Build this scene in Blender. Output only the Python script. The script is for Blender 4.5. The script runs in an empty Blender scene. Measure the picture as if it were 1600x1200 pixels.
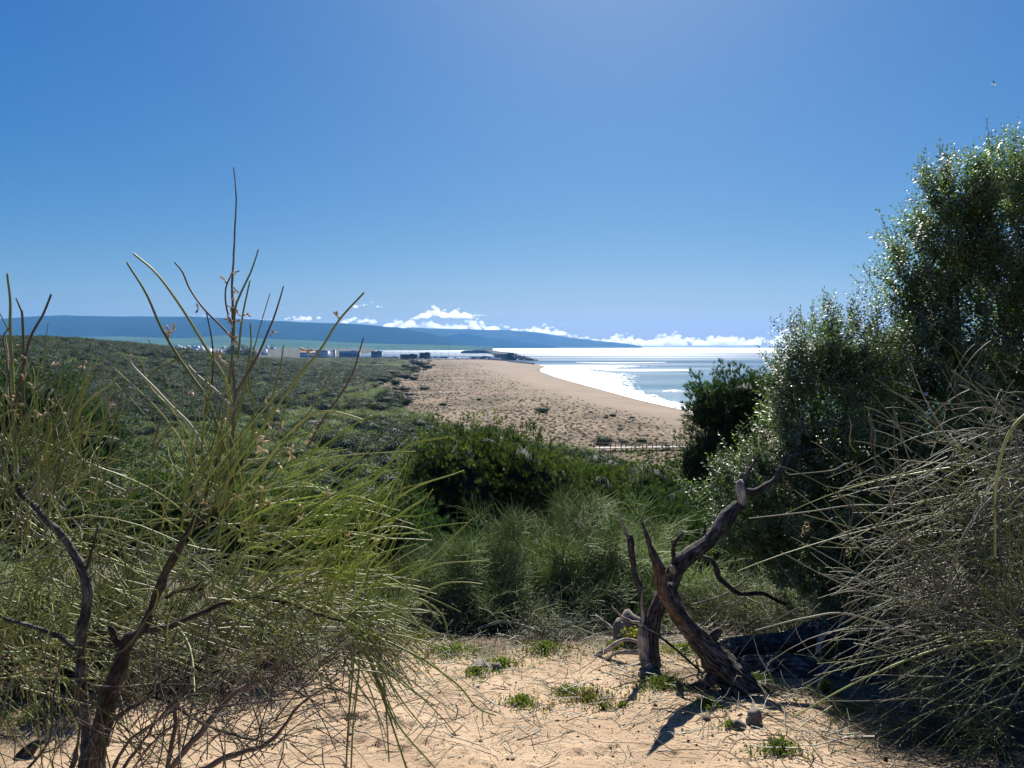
import bpy, math, random
import numpy as np
from mathutils import Vector, noise as mnoise

random.seed(7)
RNG = np.random.default_rng(11)
sc = bpy.context.scene
COL = sc.collection

# ------------------------------------------------------------------ camera, sky, sun, exposure
CZ = 26.0
F = 1155.0
PITCH = math.radians(2.93)
cam_d = bpy.data.cameras.new('camera')
cam = bpy.data.objects.new('camera', cam_d)
COL.objects.link(cam)
cam.location = (0, 0, CZ)
cam.rotation_euler = (math.pi / 2 - PITCH, 0, 0)
cam_d.sensor_width = 36.0
cam_d.lens = 36.0 * F / 1600.0
cam_d.clip_start = 0.05
cam_d.clip_end = 90000
sc.camera = cam

SUN_EL = math.radians(42)
SUN_AZ = math.radians(8)          # to the right of the view direction (+Y)
world = bpy.data.worlds.new('World')
sc.world = world
world.use_nodes = True
wn = world.node_tree
wn.nodes.clear()
wo = wn.nodes.new('ShaderNodeOutputWorld')
wb = wn.nodes.new('ShaderNodeBackground')
sky = wn.nodes.new('ShaderNodeTexSky')
sky.sky_type = 'NISHITA'
sky.sun_disc = False
sky.sun_elevation = SUN_EL
sky.sun_rotation = SUN_AZ
sky.altitude = 50
sky.air_density = 1.0
sky.dust_density = 0.75
sky.ozone_density = 3.0
sg = wn.nodes.new('ShaderNodeGamma'); sg.inputs[1].default_value = 0.62
wn.links.new(sky.outputs[0], sg.inputs[0])
sh_ = wn.nodes.new('ShaderNodeHueSaturation'); sh_.inputs['Saturation'].default_value = 1.45
wn.links.new(sg.outputs[0], sh_.inputs['Color'])
sm = wn.nodes.new('ShaderNodeMix'); sm.data_type = 'RGBA'; sm.blend_type = 'MULTIPLY'; sm.inputs[0].default_value = 1
wn.links.new(sh_.outputs[0], sm.inputs[6]); sm.inputs[7].default_value = (0.80, 0.92, 1.12, 1)
sp_ = wn.nodes.new('ShaderNodeSeparateColor'); cb_ = wn.nodes.new('ShaderNodeCombineColor'); wn.links.new(sm.outputs[2], sp_.inputs[0])
for k_, (a_, p_) in enumerate([(0.80, 1.80), (0.67, 1.33), (0.66, 0.87)]):   # film like colour response, the same over the whole sky
    m1 = wn.nodes.new('ShaderNodeMath'); m1.operation = 'MULTIPLY'; m1.inputs[1].default_value = 0.211; wn.links.new(sp_.outputs[k_], m1.inputs[0])
    m2 = wn.nodes.new('ShaderNodeMath'); m2.operation = 'POWER'; m2.inputs[1].default_value = p_; wn.links.new(m1.outputs[0], m2.inputs[0])
    m3 = wn.nodes.new('ShaderNodeMath'); m3.operation = 'MULTIPLY'; m3.inputs[1].default_value = a_ / 0.26; wn.links.new(m2.outputs[0], m3.inputs[0])
    wn.links.new(m3.outputs[0], cb_.inputs[k_])
wn.links.new(cb_.outputs[0], wb.inputs[0])
wb.inputs[1].default_value = 0.13
wn.links.new(wb.outputs[0], wo.inputs[0])
sun_d = bpy.data.lights.new('sun', 'SUN')
sun_d.energy = 5.0
sun_d.angle = math.radians(0.53)
sun_d.color = (1.0, 0.95, 0.88)
sun = bpy.data.objects.new('sun', sun_d)
COL.objects.link(sun)
sd = Vector((math.sin(SUN_AZ) * math.cos(SUN_EL), math.cos(SUN_AZ) * math.cos(SUN_EL), math.sin(SUN_EL)))
sun.rotation_euler = sd.to_track_quat('Z', 'Y').to_euler()
vs = sc.view_settings
vs.view_transform = 'Standard'
vs.look = 'None'
vs.gamma = 1
vs.use_curve_mapping = False
vs.exposure = 1.0
sc.cycles.max_bounces = 8
sc.cycles.transparent_max_bounces = 24
sc.cycles.volume_bounces = 3
sc.cycles.use_denoising = True

# ------------------------------------------------------------------ helpers
def P(px, py, D):
    """point at forward distance D that a line of sight of the surveyed photograph passes"""
    u = (px - 800) / F
    v = (600 - py) / F
    y = math.cos(PITCH) + v * math.sin(PITCH)
    z = -math.sin(PITCH) + v * math.cos(PITCH)
    return np.array([u * D / y, D, CZ + z * D / y])

def tag(o, label=None, cat=None, group=None, kind=None):
    if label: o['label'] = label
    if cat: o['category'] = cat
    if group: o['group'] = group
    if kind: o['kind'] = kind
    return o

def make_mesh(name, V, faces, smooth=False, rnd=None, uv=None, col=None):
    """V (n,3); faces: list of (m,k) int arrays"""
    me = bpy.data.meshes.new(name)
    V = np.asarray(V, dtype=np.float32)
    faces = [np.asarray(f, dtype=np.int32) for f in faces if len(f)]
    nl = sum(f.size for f in faces)
    nf = sum(len(f) for f in faces)
    me.vertices.add(len(V))
    me.vertices.foreach_set('co', V.ravel())
    me.loops.add(nl)
    me.loops.foreach_set('vertex_index', np.concatenate([f.ravel() for f in faces]))
    me.polygons.add(nf)
    sizes = np.concatenate([np.full(len(f), f.shape[1], dtype=np.int32) for f in faces])
    starts = np.concatenate([[0], np.cumsum(sizes)[:-1]]).astype(np.int32)
    me.polygons.foreach_set('loop_start', starts)
    me.update(calc_edges=True)
    me.validate()
    if smooth:
        me.polygons.foreach_set('use_smooth', np.ones(len(me.polygons), dtype=bool))
    if rnd is not None:
        a = me.attributes.new('rnd', 'FLOAT', 'POINT')
        a.data.foreach_set('value', np.asarray(rnd, dtype=np.float32))
    if uv is not None:
        a = me.attributes.new('along', 'FLOAT_VECTOR', 'POINT')
        a.data.foreach_set('vector', np.asarray(uv, dtype=np.float32).ravel())
    if col is not None:
        a = me.attributes.new('mask', 'FLOAT_COLOR', 'POINT')
        a.data.foreach_set('color', np.asarray(col, dtype=np.float32).ravel())
    return me

def link(name, me, mat, parent=None, loc=None):
    o = bpy.data.objects.new(name, me)
    if mat is not None:
        for m in (mat if isinstance(mat, (list, tuple)) else [mat]):
            me.materials.append(m)
    COL.objects.link(o)
    if loc is not None:
        o.location = loc
    if parent is not None:
        o.parent = parent
        o.location = (0, 0, 0) if loc is None else loc
    return o

def empty(name, loc):
    o = bpy.data.objects.new(name, None)
    COL.objects.link(o)
    o.location = tuple(float(c) for c in loc)
    o.empty_display_size = 0.2
    return o

class Geo:
    """collects numpy pieces into one mesh"""
    def __init__(s):
        s.V = []; s.Fq = []; s.Ft = []; s.R = []; s.U = []; s.n = 0
    def add(s, V, q=None, t=None, rnd=0.5, uv=None):
        V = np.asarray(V, float).reshape(-1, 3)
        s.V.append(V)
        if q is not None and len(q): s.Fq.append(np.asarray(q) + s.n)
        if t is not None and len(t): s.Ft.append(np.asarray(t) + s.n)
        s.R.append(np.broadcast_to(np.asarray(rnd, float), (len(V),)) if np.ndim(rnd) == 0 else np.asarray(rnd, float))
        s.U.append(np.zeros((len(V), 3)) if uv is None else uv)
        s.n += len(V)
        return s
    def build(s, name, mat, parent=None, origin=None, smooth=False):
        if not s.V: return None
        V = np.concatenate(s.V)
        if origin is not None: V = V - np.asarray(origin, float)
        fs = []
        if s.Fq: fs.append(np.concatenate(s.Fq))
        if s.Ft: fs.append(np.concatenate(s.Ft))
        me = make_mesh(name, V, fs, smooth, np.concatenate(s.R), np.concatenate(s.U))
        return link(name, me, mat, parent, loc=None if (parent is not None or origin is None) else tuple(float(c) for c in origin))

def norm(a):
    return a / np.maximum(np.linalg.norm(a, axis=-1, keepdims=True), 1e-9)

def tubes(G, PT, R, sides=3, rnd=None):
    """PT (N,K,3), R (N,K) -> open thin tubes"""
    PT = np.asarray(PT, float); R = np.asarray(R, float)
    N, K, _ = PT.shape
    T = np.gradient(PT, axis=1)
    T = norm(T)
    ref = np.where(np.abs(T[:, :1, 2:3]) > 0.9, np.array([1., 0, 0]), np.array([0, 0, 1.]))
    A = norm(np.cross(T, ref))
    B = np.cross(T, A)
    ang = np.arange(sides) * 2 * np.pi / sides
    V = PT[:, :, None, :] + R[:, :, None, None] * (np.cos(ang)[None, None, :, None] * A[:, :, None, :] + np.sin(ang)[None, None, :, None] * B[:, :, None, :])
    idx = np.arange(N * K * sides).reshape(N, K, sides)
    a = idx[:, :-1, :]; b = idx[:, 1:, :]
    a2 = np.roll(a, -1, axis=2); b2 = np.roll(b, -1, axis=2)
    q = np.stack([a, a2, b2, b], -1).reshape(-1, 4)
    r = RNG.random(N) if rnd is None else rnd
    G.add(V.reshape(-1, 3), q=q, rnd=np.repeat(r, K * sides))

def curve_stems(p0, d0, L, grav, wob=0.08, K=6):
    """p0 (N,3), d0 (N,3) unit, L (N,), grav (N,) downward bend -> PT (N,K,3)"""
    N = len(p0)
    t = np.linspace(0, 1, K)[None, :, None]
    c = RNG.normal(0, wob * 1.6, (N, 3)); c[:, 2] -= grav
    c2 = RNG.normal(0, wob * 1.1, (N, 3))
    L = L[:, None, None]
    return p0[:, None, :] + d0[:, None, :] * L * t + c[:, None, :] * L * t ** 2 + c2[:, None, :] * L * np.sin(t * 6.0) * 0.25

def smooth_path(pts, K):
    """catmull-rom resample; pts list of vectors with any number of channels"""
    p = np.asarray(pts, float)
    n = len(p)
    p = np.vstack([2 * p[0] - p[1], p, 2 * p[-1] - p[-2]])
    out = []
    for s in np.linspace(0, n - 1 - 1e-6, K):
        i = int(s); t = s - i
        a, b, c, d = p[i], p[i + 1], p[i + 2], p[i + 3]
        out.append(0.5 * ((2 * b) + (c - a) * t + (2 * a - 5 * b + 4 * c - d) * t * t + (3 * b - a - 3 * c + d) * t ** 3))
    return np.array(out)

def fract(p, oct=3):
    v = 0; a = 1; s = 0
    p = Vector(p)
    for _ in range(oct):
        v += a * mnoise.noise(p); s += a
        a *= 0.5; p = p * 2.07
    return v / s

def limb(G, pts, sides=14, K=None, rough=0.12, groove=0.10, twist=1.0, cap=True, seed=0.0):
    """pts: list of (x,y,z,r): a woody limb with uneven, grooved surface"""
    K = K or max(6, len(pts) * 6)
    sp = smooth_path(pts, K)
    C = sp[:, :3].copy(); R = np.maximum(sp[:, 3], 0.0006)
    sl_ = np.concatenate([[0], np.cumsum(np.linalg.norm(np.diff(C, axis=0), axis=1))]) / max(.02, R.mean() * 7)
    kx = np.array([[mnoise.noise(Vector((sl_[k] + ch * 9.1, seed * 3.3, ch))) for ch in range(3)] for k in range(K)])
    fade = np.minimum(np.arange(K), 4)[:, None] / 4.0
    C += kx * np.minimum(R, R.mean() * 1.3)[:, None] * .8 * fade
    R = R * (1 + .22 * np.array([mnoise.noise(Vector((sl_[k] * 1.7, seed, 4.4))) for k in range(K)]))
    T = norm(np.gradient(C, axis=0))
    ref = np.array([0, -1, 0.1]) if abs(T[0][1]) < 0.9 else np.array([1, 0, 0])
    A = []
    a = norm(np.cross(T[0], ref))
    for k in range(K):
        a = norm(a - T[k] * np.dot(a, T[k])); A.append(a)
    A = np.array(A); B = np.cross(T, A)
    ang = np.arange(sides) * 2 * np.pi / sides
    s = np.concatenate([[0], np.cumsum(np.linalg.norm(np.diff(C, axis=0), axis=1))])
    V = np.zeros((K, sides, 3)); U = np.zeros((K, sides, 3))
    for k in range(K):
        r0 = R[k]
        for j in range(sides):
            th = ang[j]
            tw = th + twist * s[k]
            n1 = fract((math.cos(th) * 1.3 + seed, math.sin(th) * 1.3, s[k] / max(r0, .01) * 0.35), 3)
            n2 = mnoise.noise(Vector((math.cos(tw) * 4.0, math.sin(tw) * 4.0 + seed, s[k] * 1.2)))
            r = r0 * (1 + rough * 2 * n1 + groove * 2 * n2)
            V[k, j] = C[k] + r * (math.cos(th) * A[k] + math.sin(th) * B[k])
            U[k, j] = (math.cos(tw) * 0.5, math.sin(tw) * 0.5, s[k] + seed)
    idx = np.arange(K * sides).reshape(K, sides)
    a = idx[:-1]; b = idx[1:]
    q = np.stack([a, np.roll(a, -1, 1), np.roll(b, -1, 1), b], -1).reshape(-1, 4)
    Vl = V.reshape(-1, 3); Ul = U.reshape(-1, 3); t = []
    if cap:
        Vl = np.vstack([Vl, C[0] - T[0] * R[0] * 0.2, C[-1] + T[-1] * R[-1] * 0.6]); Ul = np.vstack([Ul, [0, 0, 0], [0, 0, s[-1]]])
        n0 = K * sides
        for j in range(sides):
            t.append((n0, idx[0][(j + 1) % sides], idx[0][j])); t.append((n0 + 1, idx[-1][j], idx[-1][(j + 1) % sides]))
    G.add(Vl, q=q, t=t, rnd=0.5 + 0.3 * math.sin(seed * 7), uv=Ul)

def leaves(G, C, D, Nn, L, W, rnd=None, fold=0.25):
    """diamond leaves folded on the midrib: 2 triangles each. C base, D direction, Nn normal"""
    D = norm(D); S = norm(np.cross(D, Nn)); Nn = np.cross(S, D)
    L = L[:, None]; W = W[:, None]
    v0 = C; v1 = C + D * L * 0.5 + S * W * 0.5 + Nn * W * fold; v2 = C + D * L; v3 = C + D * L * 0.5 - S * W * 0.5 + Nn * W * fold
    V = np.stack([v0, v1, v2, v3], 1).reshape(-1, 3)
    i = np.arange(len(C)) * 4
    t = np.concatenate([np.stack([i, i + 1, i + 2], 1), np.stack([i, i + 2, i + 3], 1)])
    r = RNG.random(len(C)) if rnd is None else rnd
    G.add(V, t=t, rnd=np.repeat(r, 4))

def blades(G, C, D, L, W, rnd=None):
    """single triangles"""
    D = norm(D)
    S = norm(np.cross(D, RNG.normal(size=D.shape)))
    V = np.stack([C - S * W[:, None] * .5, C + S * W[:, None] * .5, C + D * L[:, None]], 1).reshape(-1, 3)
    i = np.arange(len(C)) * 3
    r = RNG.random(len(C)) if rnd is None else rnd
    G.add(V, t=np.stack([i, i + 1, i + 2], 1), rnd=np.repeat(r, 3))

def rdir(n):
    return norm(RNG.normal(size=(n, 3)))

# ------------------------------------------------------------------ materials
def new_mat(name):
    m = bpy.data.materials.new(name); m.use_nodes = True
    nt = m.node_tree; nt.nodes.clear()
    out = nt.nodes.new('ShaderNodeOutputMaterial')
    return m, nt, out

def node(nt, kind, **kw):
    n = nt.nodes.new(kind)
    for k, v in kw.items():
        if k.startswith('i_'):
            n.inputs[k[2:].replace('_', ' ')].default_value = v
        else:
            setattr(n, k, v)
    return n

def ramp(nt, fac, stops):
    r = nt.nodes.new('ShaderNodeValToRGB')
    el = r.color_ramp.elements
    while len(el) < len(stops): el.new(0.5)
    for e, (p, c) in zip(el, stops):
        e.position = p; e.color = (*c, 1) if len(c) == 3 else c
    nt.links.new(fac, r.inputs[0])
    return r.outputs[0]

def mix(nt, fac, a, b, blend='MIX'):
    m = nt.nodes.new('ShaderNodeMix'); m.data_type = 'RGBA'; m.blend_type = blend
    for sock, v in ((m.inputs[0], fac), (m.inputs[6], a), (m.inputs[7], b)):
        if hasattr(v, 'is_output'): nt.links.new(v, sock)
        else: sock.default_value = v if not isinstance(v, tuple) else (*v, 1)[:4]
    return m.outputs[2]

def math_n(nt, op, a, b=None, clamp=False):
    m = nt.nodes.new('ShaderNodeMath'); m.operation = op; m.use_clamp = clamp
    for i, v in enumerate((a, b)):
        if v is None: continue
        if hasattr(v, 'is_output'): nt.links.new(v, m.inputs[i])
        else: m.inputs[i].default_value = v
    return m.outputs[0]

def noise_t(nt, scale, detail=3, rough=0.55, vec=None, out=0):
    n = nt.nodes.new('ShaderNodeTexNoise')
    n.inputs['Scale'].default_value = scale; n.inputs['Detail'].default_value = detail; n.inputs['Roughness'].default_value = rough
    if vec is not None: nt.links.new(vec, n.inputs['Vector'])
    return n.outputs[out]

def attr(nt, name, out='Fac'):
    a = nt.nodes.new('ShaderNodeAttribute'); a.attribute_name = name
    return a.outputs[out]

def position(nt):
    return nt.nodes.new('ShaderNodeNewGeometry').outputs['Position']

def foliage(name, cols, rough=0.45, trans=0.35, spec=0.5, tcol=None, nscale=1.5, var=.3):
    m, nt, out = new_mat(name)
    c = ramp(nt, attr(nt, 'rnd'), [(i / (len(cols) - 1), c) for i, c in enumerate(cols)])
    nz = noise_t(nt, nscale, 2, vec=position(nt))
    f = nt.nodes.new('ShaderNodeMapRange'); nt.links.new(nz, f.inputs[0])
    f.inputs[1].default_value = .3; f.inputs[2].default_value = .7; f.inputs[3].default_value = 1 - var; f.inputs[4].default_value = 1 + var
    c = mix(nt, 1.0, c, f.outputs[0], 'MULTIPLY')
    p = node(nt, 'ShaderNodeBsdfPrincipled')
    nt.links.new(c, p.inputs['Base Color']); p.inputs['Roughness'].default_value = rough
    p.inputs['Specular IOR Level'].default_value = spec
    if trans > 0:
        tr = node(nt, 'ShaderNodeBsdfTranslucent')
        tc = mix(nt, 1.0, c, (tcol or (1.3, 1.5, 0.6)), 'MULTIPLY')
        nt.links.new(tc, tr.inputs[0])
        ms = node(nt, 'ShaderNodeMixShader'); ms.inputs[0].default_value = trans
        nt.links.new(p.outputs[0], ms.inputs[1]); nt.links.new(tr.outputs[0], ms.inputs[2])
        nt.links.new(ms.outputs[0], out.inputs[0])
    else:
        nt.links.new(p.outputs[0], out.inputs[0])
    return m

def simple(name, col, rough=0.7, var=0.15, nscale=3.0, bump=0.0, spec=0.4, metal=0.0):
    m, nt, out = new_mat(name)
    p = node(nt, 'ShaderNodeBsdfPrincipled')
    nz = noise_t(nt, nscale, 4, vec=position(nt))
    c = ramp(nt, nz, [(0.3, tuple(x * (1 - var) for x in col)), (0.7, tuple(min(1, x * (1 + var)) for x in col))])
    nt.links.new(c, p.inputs['Base Color']); p.inputs['Roughness'].default_value = rough
    p.inputs['Specular IOR Level'].default_value = spec; p.inputs['Metallic'].default_value = metal
    if bump:
        b = node(nt, 'ShaderNodeBump'); b.inputs['Strength'].default_value = bump; nt.links.new(nz, b.inputs['Height']); nt.links.new(b.outputs[0], p.inputs['Normal'])
    nt.links.new(p.outputs[0], out.inputs[0])
    return m

def bark(name, cols, bump=0.6, gscale=9.0, rough=0.85, dist=0.006):
    m, nt, out = new_mat(name)
    a = attr(nt, 'along', 'Vector')
    mp = node(nt, 'ShaderNodeMapping'); mp.inputs['Scale'].default_value = (1, 1, 0.9); nt.links.new(a, mp.inputs[0])
    g = noise_t(nt, gscale, 6, 0.65, vec=mp.outputs[0])
    g2 = noise_t(nt, 12.0, 4, 0.65, vec=position(nt))
    c1 = ramp(nt, g, [(0.30, cols[0]), (0.48, cols[1]), (0.60, cols[2]), (0.72, cols[1])])
    c2 = ramp(nt, g2, [(0.40, (0.45, 0.43, 0.42)), (0.60, (1.4, 1.35, 1.25))])
    c = mix(nt, 1.0, c1, c2, 'MULTIPLY')
    p = node(nt, 'ShaderNodeBsdfPrincipled'); nt.links.new(c, p.inputs['Base Color']); p.inputs['Roughness'].default_value = rough
    p.inputs['Specular IOR Level'].default_value = 0.3
    b = node(nt, 'ShaderNodeBump'); b.inputs['Strength'].default_value = bump; b.inputs['Distance'].default_value = dist
    nt.links.new(g, b.inputs['Height']); nt.links.new(b.outputs[0], p.inputs['Normal'])
    nt.links.new(p.outputs[0], out.inputs[0])
    return m

M = {}
M['stem_green'] = foliage('stem_green', [(0.10, 0.12, 0.03), (0.17, 0.20, 0.045), (0.24, 0.27, 0.07), (0.34, 0.34, 0.14)], rough=0.5, trans=0.25, spec=0.6)
M['stem_bright'] = foliage('stem_bright', [(0.15, 0.19, 0.035), (0.24, 0.28, 0.05), (0.33, 0.36, 0.08)], rough=0.5, trans=0.35, spec=.5)
M['stem_dry'] = foliage('stem_dry', [(0.07, 0.072, 0.045), (0.13, 0.13, 0.08), (0.20, 0.195, 0.12), (0.34, 0.33, 0.25)], rough=0.55, trans=0.15, spec=.5)
M['stem_grey'] = foliage('stem_grey', [(0.12, 0.16, 0.07), (0.19, 0.24, 0.105), (0.27, 0.32, 0.15), (0.42, 0.44, 0.28)], rough=0.6, trans=0.35, spec=.35, nscale=.9, var=.4)
M['twig_brown'] = foliage('twig_brown', [(0.045, 0.03, 0.022), (0.08, 0.055, 0.04), (0.13, 0.10, 0.07)], rough=0.7, trans=0.0)
M['pod'] = foliage('pod', [(0.45, 0.36, 0.24), (0.6, 0.5, 0.36), (0.62, 0.62, 0.32)], rough=0.6, trans=0.35, tcol=(1.1, 1.05, 0.9))
M['broadleaf'] = foliage('broadleaf', [(0.05, 0.08, 0.036), (0.08, 0.12, 0.052), (0.115, 0.16, 0.07), (0.17, 0.215, 0.09)], rough=0.5, trans=0.38, spec=1.0, tcol=(1.4, 1.6, .6), var=.45, nscale=1.6)
M['broadleaf_new'] = foliage('broadleaf_new', [(0.10, 0.17, 0.03), (0.18, 0.26, 0.04)], rough=0.4, trans=0.45, spec=.6)
M['juniper'] = foliage('juniper', [(0.022, 0.045, 0.018), (0.045, 0.078, 0.027), (0.085, 0.122, 0.035), (0.17, 0.19, 0.055)], rough=0.5, trans=0.30, spec=.6, tcol=(1.5, 1.6, 0.5), var=.45, nscale=1.0)
M['pine_dark'] = foliage('pine_dark', [(0.025, 0.048, 0.02), (0.042, 0.075, 0.028), (0.065, 0.105, 0.038)], rough=0.5, trans=0.28, var=.4, nscale=1.2)
M['scrub'] = foliage('scrub', [(0.06, 0.085, 0.03), (0.10, 0.13, 0.05), (0.145, 0.18, 0.072), (0.21, 0.235, 0.11)], rough=0.75, spec=.2, trans=0.3, nscale=.13, var=.5)
M['scrub_dark'] = foliage('scrub_dark', [(0.018, 0.034, 0.016), (0.03, 0.052, 0.022), (0.048, 0.072, 0.03)], rough=0.75, spec=.2, trans=0.25, nscale=.13, var=.35)
M['scrub_grey'] = foliage('scrub_grey', [(0.07, 0.075, 0.045), (0.11, 0.11, 0.065), (0.17, 0.16, 0.10)], rough=0.7, trans=0.1, nscale=0.05)
M['tuft'] = foliage('tuft', [(0.0420, 0.0390, 0.0240), (0.0780, 0.0720, 0.0420), (0.1140, 0.0990, 0.0600)], rough=0.7, trans=0.15, nscale=0.05)
M['weed'] = foliage('weed', [(0.06, 0.09, 0.02), (0.11, 0.145, 0.035), (0.19, 0.20, 0.07)], rough=0.45, trans=0.4)
M['weed_red'] = foliage('weed_red', [(0.12, 0.10, 0.04), (0.15, 0.15, 0.05), (0.22, 0.13, 0.09)], rough=0.5, trans=0.3)
M['moss'] = foliage('moss', [(0.22, 0.22, 0.02), (0.40, 0.38, 0.03)], rough=0.8, trans=0.2)
M['bark_dark'] = bark('bark_dark', [(0.005, 0.005, 0.005), (0.026, 0.023, 0.021), (0.20, 0.185, 0.165)], gscale=19, bump=1.0, dist=.010)
M['bark_pale'] = bark('bark_pale', [(0.05, 0.042, 0.036), (0.34, 0.30, 0.25), (0.62, 0.56, 0.48)], gscale=13, bump=.9, dist=.01)
M['bark_retama'] = bark('bark_retama', [(0.012, 0.011, 0.010), (0.052, 0.044, 0.036), (0.22, 0.19, 0.145)], bump=1.0, dist=.012, gscale=22)
M['bark_retama_grey'] = bark('bark_retama_grey', [(0.010, 0.010, 0.010), (0.05, 0.048, 0.045), (0.30, 0.29, 0.26)], bump=1.0, dist=.012, gscale=22)
M['wood_brown'] = bark('wood_brown', [(0.015, 0.010, 0.008), (0.07, 0.045, 0.030), (0.22, 0.145, 0.09)], gscale=16)
M['charred'] = bark('charred', [(0.010, 0.009, 0.009), (0.035, 0.032, 0.030), (0.17, 0.155, 0.14)], gscale=15)
M['rock'] = simple('rock', (0.17, 0.145, 0.12), 0.9, 0.35, 14, 0.5)
M['rock_dark'] = simple('rock_dark', (0.07, 0.066, 0.062), 0.9, 0.35, 0.4, 0.5)
M['clod'] = simple('clod', (0.075, 0.05, 0.035), 0.95, 0.5, 30, 0.4)
M['white_wall'] = simple('white_wall', (0.72, 0.70, 0.68), 0.8, 0.06, 0.1)
M['grey_wall'] = simple('grey_wall', (0.27, 0.33, 0.38), 0.8, 0.1, 0.1)
M['dark_wall'] = simple('dark_wall', (0.06, 0.07, 0.075), 0.8, 0.2, 0.1)
M['roof_tile'] = simple('roof_tile', (0.28, 0.13, 0.09), 0.8, 0.1, 0.1)
M['glass_dark'] = simple('glass_dark', (0.03, 0.04, 0.05), 0.2, 0.1, 0.1)
M['metal_grey'] = simple('metal_grey', (0.12, 0.13, 0.14), 0.5, 0.1, 1, metal=0.4)
M['boat_white'] = simple('boat_white', (0.78, 0.78, 0.78), 0.3, 0.03, 1)
M['boat_blue'] = simple('boat_blue', (0.05, 0.12, 0.28), 0.3, 0.05, 1)
M['concrete'] = simple('concrete', (0.26, 0.25, 0.24), 0.9, 0.15, 0.2)
M['wood_deck'] = simple('wood_deck', (0.42, 0.38, 0.33), 0.8, 0.15, 2)
M['wood_post'] = simple('wood_post', (0.10, 0.085, 0.07), 0.9, 0.2, 2)
M['feather'] = foliage('feather', [(0.8, 0.8, 0.8), (0.85, 0.85, 0.86)], rough=.8, trans=.5, tcol=(1, 1, 1))
M['feather_dark'] = simple('feather_dark', (0.08, 0.08, 0.09), 0.8, 0.05, 5)

def ground_mat():
    m, nt, out = new_mat('ground')
    pos = position(nt)
    sep = node(nt, 'ShaderNodeSeparateColor'); nt.links.new(attr(nt, 'mask', 'Color'), sep.inputs[0])
    near, scrub, wet = sep.outputs[0], sep.outputs[1], sep.outputs[2]
    # near sand
    n1 = noise_t(nt, 2.2, 5, 0.6, pos); n2 = noise_t(nt, 90, 3, 0.7, pos); n3 = noise_t(nt, 420, 2, 0.7, pos)
    s = ramp(nt, n1, [(0.3, (0.36, 0.265, 0.17)), (0.55, (0.47, 0.35, 0.23)), (0.75, (0.54, 0.41, 0.28))])
    s = mix(nt, 1.0, s, ramp(nt, n3, [(0.38, (0.62, 0.58, 0.54)), (0.60, (1.28, 1.28, 1.28))]), 'MULTIPLY')
    v = node(nt, 'ShaderNodeTexVoronoi'); v.inputs['Scale'].default_value = 46; nt.links.new(pos, v.inputs['Vector'])
    n4 = noise_t(nt, 5.5, 3, 0.6, pos)
    sp = math_n(nt, 'LESS_THAN', v.outputs['Distance'], 0.2)
    sp = math_n(nt, 'MULTIPLY', sp, ramp(nt, n4, [(0.47, (0, 0, 0)), (0.60, (1, 1, 1))]))
    s = mix(nt, sp, s, (0.06, 0.04, 0.028))
    litter = ramp(nt, noise_t(nt, 28, 5, 0.7, pos), [(0.38, (0.04, 0.03, 0.022)), (0.6, (0.16, 0.12, 0.08)), (0.72, (0.34, 0.26, 0.17))])
    s = mix(nt, attr(nt, 'mask', 'Alpha'), s, litter)
    # dune sand far
    d1 = noise_t(nt, 0.03, 6, 0.65, pos)
    mp = node(nt, 'ShaderNodeMapping'); mp.inputs['Scale'].default_value = (1.0, 0.6, 1); nt.links.new(pos, mp.inputs[0])
    d2 = noise_t(nt, 1.1, 5, 0.72, mp.outputs[0])
    df = ramp(nt, d1, [(0.3, (0.19, 0.148, 0.105)), (0.7, (0.265, 0.205, 0.145))])
    spots = ramp(nt, d2, [(0.40, (0.42, 0.40, 0.34)), (0.56, (1.1, 1.08, 1.05))])
    veg = node(nt, 'ShaderNodeMapRange'); nt.links.new(wet, veg.inputs[0])
    veg.inputs[1].default_value = 0.5; veg.inputs[2].default_value = 0.0; veg.inputs[3].default_value = 0; veg.inputs[4].default_value = 1
    dv = ramp(nt, noise_t(nt, 0.045, 5, 0.7, mp.outputs[0]), [(0.40, (0.50, 0.48, 0.40)), (0.60, (1.0, 0.98, 0.95))])
    df = mix(nt, veg.outputs[0], df, mix(nt, 1.0, mix(nt, 1.0, df, spots, 'MULTIPLY'), dv, 'MULTIPLY'))
    wetf = node(nt, 'ShaderNodeMapRange'); nt.links.new(wet, wetf.inputs[0])
    wetf.inputs[1].default_value = 0.86; wetf.inputs[2].default_value = 1.0
    df = mix(nt, wetf.outputs[0], df, (0.17, 0.125, 0.085))
    sc_c = ramp(nt, noise_t(nt, 0.3, 5, 0.7, pos), [(0.35, (0.035, 0.042, 0.024)), (0.58, (0.065, 0.07, 0.042)), (0.72, (0.22, 0.18, 0.12))])
    far = mix(nt, scrub, df, sc_c)
    c = mix(nt, near, far, s)
    p = node(nt, 'ShaderNodeBsdfPrincipled'); nt.links.new(c, p.inputs['Base Color']); p.inputs['Roughness'].default_value = 0.95
    p.inputs['Specular IOR Level'].default_value = 0.15
    h = math_n(nt, 'ADD', math_n(nt, 'MULTIPLY', n2, 0.7), math_n(nt, 'MULTIPLY', n3, 0.3))
    h = math_n(nt, 'ADD', h, math_n(nt, 'MULTIPLY', noise_t(nt, 22, 4, 0.6, pos), 1.6))
    b = node(nt, 'ShaderNodeBump'); b.inputs['Distance'].default_value = 0.014; nt.links.new(h, b.inputs['Height'])
    nt.links.new(math_n(nt, 'MULTIPLY', near, 0.9), b.inputs['Strength'])
    nt.links.new(b.outputs[0], p.inputs['Normal'])
    nt.links.new(p.outputs[0], out.inputs[0])
    return m

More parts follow.
